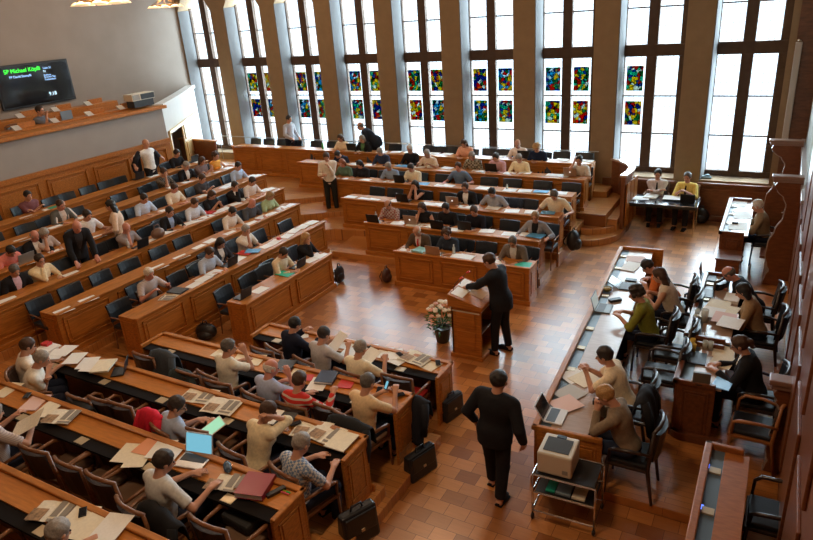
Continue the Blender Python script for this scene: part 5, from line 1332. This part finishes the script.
# tablet held by the man in light blue, phone, held newspapers
def held(name, px, py, z, w, l, rot, m, screen, label, cat, th=.01):
    p = onz(px, py, z); t = tag(empty(name, p), label, cat, 'things held in the hand'); t.rotation_euler = rot
    MB().box(-w / 2, w / 2, -l / 2, l / 2, 0, th).obj('body', m, t, bevel=.002)
    if screen: MB().box(-w / 2 + .012, w / 2 - .012, -l / 2 + .012, l / 2 - .012, th, th + .0015).obj('screen', screen, t)
    return t
held('tablet', 213, 428, .30 + .86, .22, .28, (.35, 0, -.45), PLASTIC, SCREENG, 'tablet with glowing green page held by the man in light blue shirt', 'tablet')
held('smartphone', 387, 385, .15 + .98, .06, .12, (1.0, 0, -.3), BLACK, SCREENB, 'smartphone with lit blue screen held by the man in beige', 'phone')
held('paper_sheet', 369, 357, .92, .24, .32, (.4, 0, -.3), PAPER, None, 'white sheet held up by the grey-haired man in ivory shirt', 'paper', .003)
held('paper_sheet', 338, 341, .92, .22, .30, (.7, 0, -.4), PAPER, None, 'white sheet held up by the man in light grey shirt', 'paper', .003)
held('newspaper', 27, 424, .45 + .92, .26, .46, (.5, .3, -1.0), mat('newsprint', (0, 0, 0)), None, 'open newspaper held by the person at the left picture edge', 'newspaper', .003)
held('compact_camera', 597, 404, 1.10, .09, .05, (.2, 0, 0), BLACK, None, 'small black camera held by the blond person', 'camera', .06)
# clothes on chairs
def draped(px, py, z, rz, m, label, w=.50, h=.50, name='draped_jacket'):
    p = onz(px, py, z); t = tag(empty(name, p, rz), label, 'jacket', 'clothes over chair backs')
    pr = [(.0, 0), (.07, .02), (.11, .0), (.13, -.12), (.15, -.30), (.16, -h)]
    vs = []; fs = []; n = 9
    prof = [(-.16, -h), (-.12, -.28), (-.09, -.10), (-.05, .0), (0, .025), (.05, .0), (.07, -.10), (.08, -.25)]
    for i in range(n):
        u = -1 + 2 * i / (n - 1); drop = .05 * u * u
        for j, (y, zz) in enumerate(prof): vs.append((u * w / 2 * (1 + .10 * (-zz / h)), y + .02 * math.sin(i * 2.1 + j), zz - drop))
    k = len(prof)
    for i in range(n - 1):
        for j in range(k - 1): fs.append((i * k + j, i * k + j + 1, (i + 1) * k + j + 1, (i + 1) * k + j))
    o = MB().add(vs, fs).obj('back', m, t, smooth=True); sd = o.modifiers.new('s', 'SOLIDIFY'); sd.thickness = .02; ss = o.modifiers.new('ss', 'SUBSURF'); ss.levels = 1; ss.render_levels = 1
    for sx in (-1, 1): MB().tube([(sx * w * .42, -.03, -.03), (sx * w * .50, -.10, -.2), (sx * w * .46, -.13, -.44)], [.05, .055, .045], 8).obj('sleeve', m, t, smooth=True)
    return t
draped(164, 352, .15 + 1.0, -.1, cloth((.06, .075, .095)), 'slate blue-grey jacket over a chair at the second near bench')
draped(184, 372, .15 + .92, -.1, cloth((.035, .05, .055)), 'dark grey-green jacket over the next chair at the second near bench', h=.3)
draped(151, 412, .30 + 1.02, -.15, cloth((.62, .02, .05)), 'bright red jacket over a chair beside the man with the tablet', w=.40)
draped(350, 420, .15 + .96, -.1, cloth((.02, .022, .025)), 'black jacket over the chair behind the man with the smartphone', w=.6, h=.55)
draped(417, 398, 0 + .86, -.1, cloth((.02, .022, .03)), 'dark jacket over a chair at the foremost near bench end', w=.34, h=.6)
draped(160, 512, .45 + .90, -.2, cloth((.012, .012, .014)), 'black jacket over the chair of the balding man at the lit laptop', w=.6, h=.45)
draped(645, 392, .12 + 1.05, PI / 2, cloth((.012, .013, .016)), 'black coat over the chair beside the blond person', w=.45, h=.75)
draped(80, 402, .30 + .9, -.2, cloth((.035, .04, .045)), 'dark jacket over a chair at the third near bench', h=.35)
# press desk
for px, py, rot, m, k in ((636, 259, 0, mat('rose_sheet', (.75, .58, .54), .8), 'pale rose sheet'), (575, 376, 60, PAPER, 'newspaper page'), (585, 379, 60, CREAM, 'newspaper page'), (570, 394, 70, mat('grey_sheet', (.52, .52, .50), .8), 'grey printed sheet'), (566, 405, 60, PINKP, 'pale pink sheet')):
    sheet('P', px, py, w=.30, l=.34, rot=rot, m=m, kind=k)
sheet('P', 631, 267, w=.26, l=.44, rot=75, m=PAPER, kind='open white ring folder', name='folder', cat='folder', th=.01)
laptop('P', 604, 309, rot=182, m=mat('grey_screen_lid', (.16, .18, .18), .4), screen=mat('pale_screen', (.3, .32, .3), .3, emit=((.45, .5, .47), .5)), text='dark laptop', sc=1.05)
laptop('P', 556, 417, rot=182, m=mat('white_laptop', (.70, .70, .70), .4), tilt=30, text='white laptop')
laptop('P', 627, 287, rot=182, tilt=60, text='black netbook')
sheet('P', 631, 281, .1, .18, 0, BLACK, kind='black card reader', name='card_reader', cat='device', th=.03); sheet('P', 615, 301, .08, .2, 40, BLACK, kind='black stapler', name='stapler', cat='stapler', th=.04)
loc, rz, nm = place('P', 607, 291)
t_ = tag(empty('small_basket', (loc[0], loc[1], loc[2] + .001)), 'yellow and black woven bowl on the press desk', 'bowl')
MB().lathe([(.05, 0), (.085, .05), (.09, .06), (.08, .055), (.045, .012)], 16).obj('bowl', mat('bowl_dark', (.20, .15, .03), .5, noise=.6, scale=30), t_, smooth=True); MB().ball((0, 0, .04), (.06, .06, .03), 8).obj('contents', mat('sweets', (.35, .28, .10), .5, noise=.6, scale=60), t_, smooth=True)
for px, py in ((706, 294), (709, 275)): laptop('Q', px, py, rot=182, text='black laptop', tilt=10)
sheet('Q', 732, 300, .20, .30, 80, PAPER, kind='thick white book', name='book', cat='book', th=.05)
for px, py, rot, m, k in ((718, 308, 70, CREAM, 'cream sheet'), (726, 314, 80, CREAM, 'cream sheet'), (712, 316, 80, PAPER, 'white sheet'), (724, 322, 84, PINKP, 'pale pink sheet'), (730, 327, 80, PAPER, 'white sheet')): sheet('Q', px, py, w=.30, l=.36, rot=rot, m=m, kind=k)
def tumbler(row, px, py, text, h=.12, r=.035, m=None):
    loc, rz, nm = place(row, px, py); t = empty('tumbler', (loc[0], loc[1], loc[2] + .001))
    MB().lathe([(r * .85, 0), (r, h), (r * .93, h), (r * .8, .006)], 14).obj('glass', m or GLASSY, t, smooth=True); MB().lathe([(r * .8, .008), (r * .88, h * .5)], 12).obj('drink', mat('amber_drink', (.35, .2, .06), .2), t, smooth=True)
    later(t, lab(text, row, px, nm), 'glass', 'drinking glasses', px)
tumbler('Q', 704, 322, 'clear glass jug', .2, .05); tumbler('Q', 695, 322, 'gold-rimmed glass'); tumbler('Q', 693, 316, 'gold-rimmed glass')
tumbler('S', 706, 344, 'amber glass'); tumbler('S', 712, 343, 'amber glass'); tumbler('S', 693, 352, 'yellow tumbler', m=mat('yellow_tumbler', (.6, .42, .05), .4)); tumbler('S', 693, 344, 'yellow tumbler', m=MATS['yellow_tumbler'])
laptop('S', 697, 359, rot=182, text='dark laptop')
t_ = tag(empty('desk_monitor', onz(701, 384, .935), PI / 2 - 1.45), 'small grey-brown box-like monitor at the corner of the blazer woman\'s desk', 'monitor')
MB().box(-.10, .10, -.02, .02, .0, .16).obj('housing', mat('monitor_back', (.14, .12, .10), .4), t_, bevel=.006); MB().box(-.05, .05, -.04, .05, -.004, .006).obj('foot', BLACK, t_)
for px, py, rot, m, k in ((724, 350, 85, CREAM, 'cream sheet'), (722, 362, 80, CREAM, 'cream sheet')): sheet('S', px, py, w=.26, l=.34, rot=rot, m=m, kind=k)
sheet('S', 728, 385, .2, .26, 80, m=mat('blue_glow', (.2, .4, .6), .3, emit=((.3, .6, .9), .15)), kind='tablet with pale blue screen', name='tablet', cat='tablet', th=.01)
for px, py, k in ((738, 204, 'large white sheet'), (742, 215, 'white sheet'), (738, 226, 'white sheet')): sheet('F', px, py, w=.5, l=.34, rot=0, kind=k)
sheet('F', 735, 224, .06, .1, 0, BLACK, kind='small black telephone', name='telephone', cat='telephone', th=.04)
sheet('T', 640, 198, .4, .3, 0, PAPER, kind='white sheet'); sheet('T', 651, 197, .3, .32, 0, PAPER, kind='stack of papers in a black tray', th=.03); sheet('T', 670, 199, .3, .34, 0, PAPER, kind='open white brochure'); sheet('T', 680, 200, .22, .3, 0, PAPER, kind='white brochure')
laptop('T', 688, 202, rot=180 - 180, text='black laptop')
t_ = tag(empty('blue_helmet', (*ony(704, 181, 17.2)[:2], .965), 0), 'small blue-grey bundle on the sill of the last window', 'bundle')
MB().ball((0, 0, .055), (.17, .09, .055), 10).obj('bundle', mat('bundle_grey', (.16, .24, .27), .6), t_, smooth=True); MB().ball((.06, 0, .10), (.07, .05, .04), 8).obj('fold', MATS['bundle_grey'], t_, smooth=True)
t_['label'] = 'small blue-grey cloth bundle on the sill of the last window'; t_.name = 'cloth_bundle'
# black bag lying in front of the empty chair at the lit-laptop desk
p = onz(243, 512, .45 + .62)
t_ = tag(empty('document_bag', (p[0], p[1], .45 + .505), -.1), 'open black document bag on the chair left of the crimson binder', 'bag', 'bags')
MB().box(-.19, .19, -.13, .13, 0, .11).obj('body', mat('black_canvas', (.02, .02, .02), .7), t_, bevel=.03); MB().tube([(-.12, .06, .11), (0, .08, .135), (.12, .06, .11)], .006, 5).obj('zip', CHROME, t_)

# ------------------------------------------------------------------ gallery on the left, screen, stereo
t = tag(empty('display_screen', (XL + .06, 0, 0)), 'large black wall screen with green and white lettering above the gallery', 'screen')
a = onx(65.5, 58.5, XL + .10); b = onx(75, 99, XL + .10)
y1, zt, zb = a[1] + .02, a[2], b[2]; wd = 2.15
y0 = y1 - wd * 1.02
t.location = (XL + .03, y0, zb)
MB().box(0, .08, 0, y1 - y0, 0, zt - zb).obj('casing', BLACK, t, bevel=.01)
MB().box(.08, .084, .05, y1 - y0 - .05, .05, zt - zb - .05).obj('glass', SCREENK, t)
def text(s, size, y, z, col, parent, name='lettering', st=1.2):
    c = bpy.data.curves.new(name, 'FONT'); c.body = s; c.size = size; c.extrude = .001
    o = bpy.data.objects.new('tmp', c); C.objects.link(o)
    dg = bpy.context.evaluated_depsgraph_get(); me = bpy.data.meshes.new_from_object(o.evaluated_get(dg)); bpy.data.objects.remove(o)
    me.materials.clear(); me.materials.append(mat('letters_%02x%02x' % (int(col[0] * 255), int(col[2] * 255)), col, .5, emit=(col, st)))
    q = bpy.data.objects.new(name, me); C.objects.link(q); q.parent = parent; q.location = (.087, y, z); q.rotation_euler = (PI / 2, 0, PI / 2)
    return q
for (tx, sz, qx, qy, cl, st) in (('SP Michael Köpfli', .15, 4, 74.5, (.05, 1.0, .05), 1.5), ('FP David Stampfli', .09, 9.5, 79, (.35, .6, 1.0), 1.2), ('Liste 21', .08, 43, 69, (.35, .6, 1.0), 1.2), ('91', .085, 43.5, 72.5, (.6, .85, 1.0), 1.2),
                                 ('Rathaus', .07, 44, 76, (.35, .6, 1.0), 1.2), ('Grosser Rat', .07, 44.5, 78, (.35, .6, 1.0), 1.2), ('Traktandum', .07, 45, 80.5, (.35, .6, 1.0), 1.2), ('9:18', .14, 49.5, 95.5, (.6, .85, 1.0), 1.2)):
    q = onx(qx, qy, XL + .12); text(tx, sz, q[1] - y0, q[2] - zb, cl, t, st=st)
# gallery benches with small white cards
for r_, (xb, zz, nm) in enumerate(((XG - .36, 3.27, 'front'), (-17.0, 3.40, 'rear'))):
    yend = 13.1 if r_ == 0 else 12.9
    t = tag(empty('gallery_bench', (xb, 1.0, 0)), nm + ' row of wooden gallery desks below the wall screen', 'bench', 'gallery benches')
    MB().box(-.35, 0, 0, yend - 1, zz, zz + .05).obj('desktop', WOOD, t, bevel=.006)
    MB().box(-.04, 0, 0, yend - 1, 2.35, zz).obj('front_board', WOODH, t)
    for k in range(8):
        yb = yend - .6 - k * 1.0
        o = MB().box(-.20, -.16, -.22, .22, 0, .13).obj('desk_divider', WOODH if r_ else WOOD); o.location = (xb, yb, zz + .05)
        later(o, 'small wooden upright board on the ' + nm + ' gallery desk', 'board', 'boards on the gallery desks', k)
        o2 = MB().add([(-.05, -.09, 0), (.05, -.09, 0), (.05, .09, 0), (-.05, .09, 0), (-.12, -.09, .10), (-.11, -.09, .105), (-.11, .09, .105), (-.12, .09, .10)], [(0, 3, 2, 1), (4, 5, 6, 7), (0, 1, 5, 4), (1, 2, 6, 5), (2, 3, 7, 6), (3, 0, 4, 7)]).obj('paper_card', mat('card_grey', (.55, .52, .48), .7)); o2.location = (xb - .02, yb - .33, zz + .051)
        later(o2, 'pale paper card on the ' + nm + ' gallery desk', 'card', 'cards on the gallery desks', k)
laptop_loc = onx(67, 120, XG - .5)
t = tag(empty('laptop', (XG - .58, laptop_loc[1], 3.325), -PI / 2), 'grey laptop on the front gallery desk right of the seated person', 'laptop', 'laptops')
MB().box(-.16, .16, -.11, .11, 0, .018).obj('base', SILVER, t); MB().box(-.16, .16, .11, .12, 0, .22).obj('lid', mat('lid_blue', (.15, .2, .26), .4), t)
t = tag(empty('stereo_amplifier', (XG - .34, 12.3, 3.325), 0), 'grey audio rack unit with black front on the gallery parapet end', 'audio unit')
MB().box(-.05, .30, 0, .78, .18, .36).obj('casing', PLASTIC, t, bevel=.006); MB().box(.30, .31, .30, .76, .20, .34).obj('front', BLACK, t); MB().box(.30, .31, .03, .26, .20, .34).obj('knob_panel', mat('vent_grey', (0, 0, 0)), t)
MB().box(-.02, .28, .05, .72, 0, .18).obj('stand', BLACK, t)
chair('arm', (XG - 1.0, 9.6, 2.4), -PI / 2, 'dark chair in the gallery beside the seated person', 'gallery chairs', 0)

# ------------------------------------------------------------------ chandeliers
GLOW = mat('lamp_glow', (1, .8, .55), .5, emit=((1.0, .62, .28), 9)); SHADE = mat('lamp_shade_glass', (.9, .75, .5), .3, emit=((1.0, .66, .36), .55)); BRONZE = mat('bronze', (.30, .17, .06), .3, metal=.9)
def chandelier(loc, label, sc=1.0):
    t = tag(empty('chandelier', loc), label, 'chandelier', 'chandeliers'); t.scale = (sc, sc, sc)
    MB().tube([(0, 0, .3), (0, 0, (ZC - loc[2]) / sc)], .015, 8).obj('rod', BRONZE, t)
    MB().lathe([(.02, .36), (.09, .30), (.05, .22), (.02, .2)], 14).obj('hub', BRONZE, t, smooth=True)
    ring = [(.40 * math.cos(2 * PI * i / 32), .40 * math.sin(2 * PI * i / 32), .06) for i in range(33)]
    MB().tube(ring, .016, 6).obj('ring', BRONZE, t, smooth=True)
    for k in range(8):
        a = 2 * PI * k / 8; c, s_ = math.cos(a), math.sin(a)
        MB().tube([(0, 0, .26), (.22 * c, .22 * s_, .16), (.40 * c, .40 * s_, .08)], .008, 6).obj('arm', BRONZE, t, smooth=True)
        M = Matrix.Translation((.40 * c, .40 * s_, 0)) 
        sh = MB().lathe([(.045, .06), (.10, .03), (.135, -.005), (.128, -.008), (.09, .022), (.04, .05)], 14, M).obj('lamp_shade', SHADE, t, smooth=True)
        MB().ball((.40 * c, .40 * s_, .03), (.03, .03, .035), 8).obj('bulb', GLOW, sh, smooth=True)
    for k in range(6):
        a = 2 * PI * k / 6 + .2; c, s_ = math.cos(a), math.sin(a)
        MB().tube([(0, 0, .25), (.2 * c, .2 * s_, .24)], .007, 6).obj('arm', BRONZE, t)
        sh = MB().lathe([(.035, .22), (.075, .27), (.09, .34), (.084, .34), (.068, .275), (.03, .228)], 12, Matrix.Translation((.21 * c, .21 * s_, 0))).obj('lamp_shade', SHADE, t, smooth=True)
        MB().ball((.21 * c, .21 * s_, .29), (.028, .028, .035), 8).obj('bulb', GLOW, sh, smooth=True)
chandelier((-8.8, 6.78, 5.78), 'brass chandelier of lit glass shades at the top, larger and nearer one', .78)
chandelier((-13.5, 12.2, 5.80), 'brass chandelier of lit glass shades near the first window, smaller one', .80)

# ------------------------------------------------------------------ carved stall ends on the right
def stall(loc, rz, label, w=.62, h=2.1):
    t = tag(empty('stall_end', loc, rz), label, 'carved stall end', 'carved stall ends')
    def f(u): return .5 - .5 * math.cos(PI * u)
    prof = []
    cp = [(0, .02), (.10, .10), (.16, .22), (.22, .10), (.32, .0), (.45, .02), (.60, .22), (.74, .46), (.86, .50), (.94, .36), (1, .10)]
    for i in range(41):
        z = i / 40
        for (za, xa), (zb, xb) in zip(cp[:-1], cp[1:]):
            if za <= z <= zb: x = xa + (xb - xa) * f((z - za) / (zb - za)); break
        prof.append((x * w, z * (h - .29)))
    poly = [(w, 0)] + [(w, h - .12), (.02, h - .12), (-.02, h - .20), (.03, h - .27)] + prof[::-1]
    M = Matrix(((1, 0, 0, 0), (0, 0, -1, .09), (0, 1, 0, 0), (0, 0, 0, 1)))
    MB().prism(poly, 0, .09, M).obj('carved_board', WOODR, t, bevel=.01)
    MB().box(-.05, w, -.03, .12, h - .12, h - .06).box(-.08, w, -.05, .14, h - .06, h).obj('cornice', mat('cornice_wood', (.26, .15, .11), .3, coat=.4), t, bevel=.012)
    e = MB(); n = len(prof)
    e.add([(x - d, y, z) for d in (.016, .0) for y in (.005, .085) for x, z in prof],
          [q for i in range(n - 1) for q in ((i, i + 1, n + i + 1, n + i), (2 * n + i, 3 * n + i, 3 * n + i + 1, 2 * n + i + 1), (i, 2 * n + i, 2 * n + i + 1, i + 1), (n + i, n + i + 1, 3 * n + i + 1, 3 * n + i))])
    e.obj('pale_highlight_edge', mat('pale_highlight_edge', (.40, .32, .28), .25, coat=.5), t)  # varnish highlight along the carved edge, painted in as a pale strip
stall((-.10, 16.1, .12), 0, 'tall carved S-shaped stall end nearest the last window', w=.58)
stall((.06, 13.0, .12), 0, 'tall carved S-shaped stall end before the white-haired person', w=.42)
stall((.33, 7.3, .12), 0, 'carved stall end cut by the right picture edge', w=.16, h=1.25)
for y, l in ((14.3, 'first'), (13.5, 'second')):
    t = tag(empty('folding_bench', (.16, y, .12)), 'folding wooden stall seat by the right wall, the ' + ('farther one' if l == 'first' else 'nearer one'), 'stall seat', 'stall seats')
    MB().box(-.2, .30, -.25, .25, .42, .47).obj('seat', WOODR, t, bevel=.01); MB().box(.24, .30, -.25, .25, .47, 1.1).obj('backrest', WOODR, t, bevel=.01); MB().box(-.1, .28, -.27, -.23, 0, .68).obj('arm', MATS['pale_highlight_edge'], t, bevel=.01)
settle_labels()
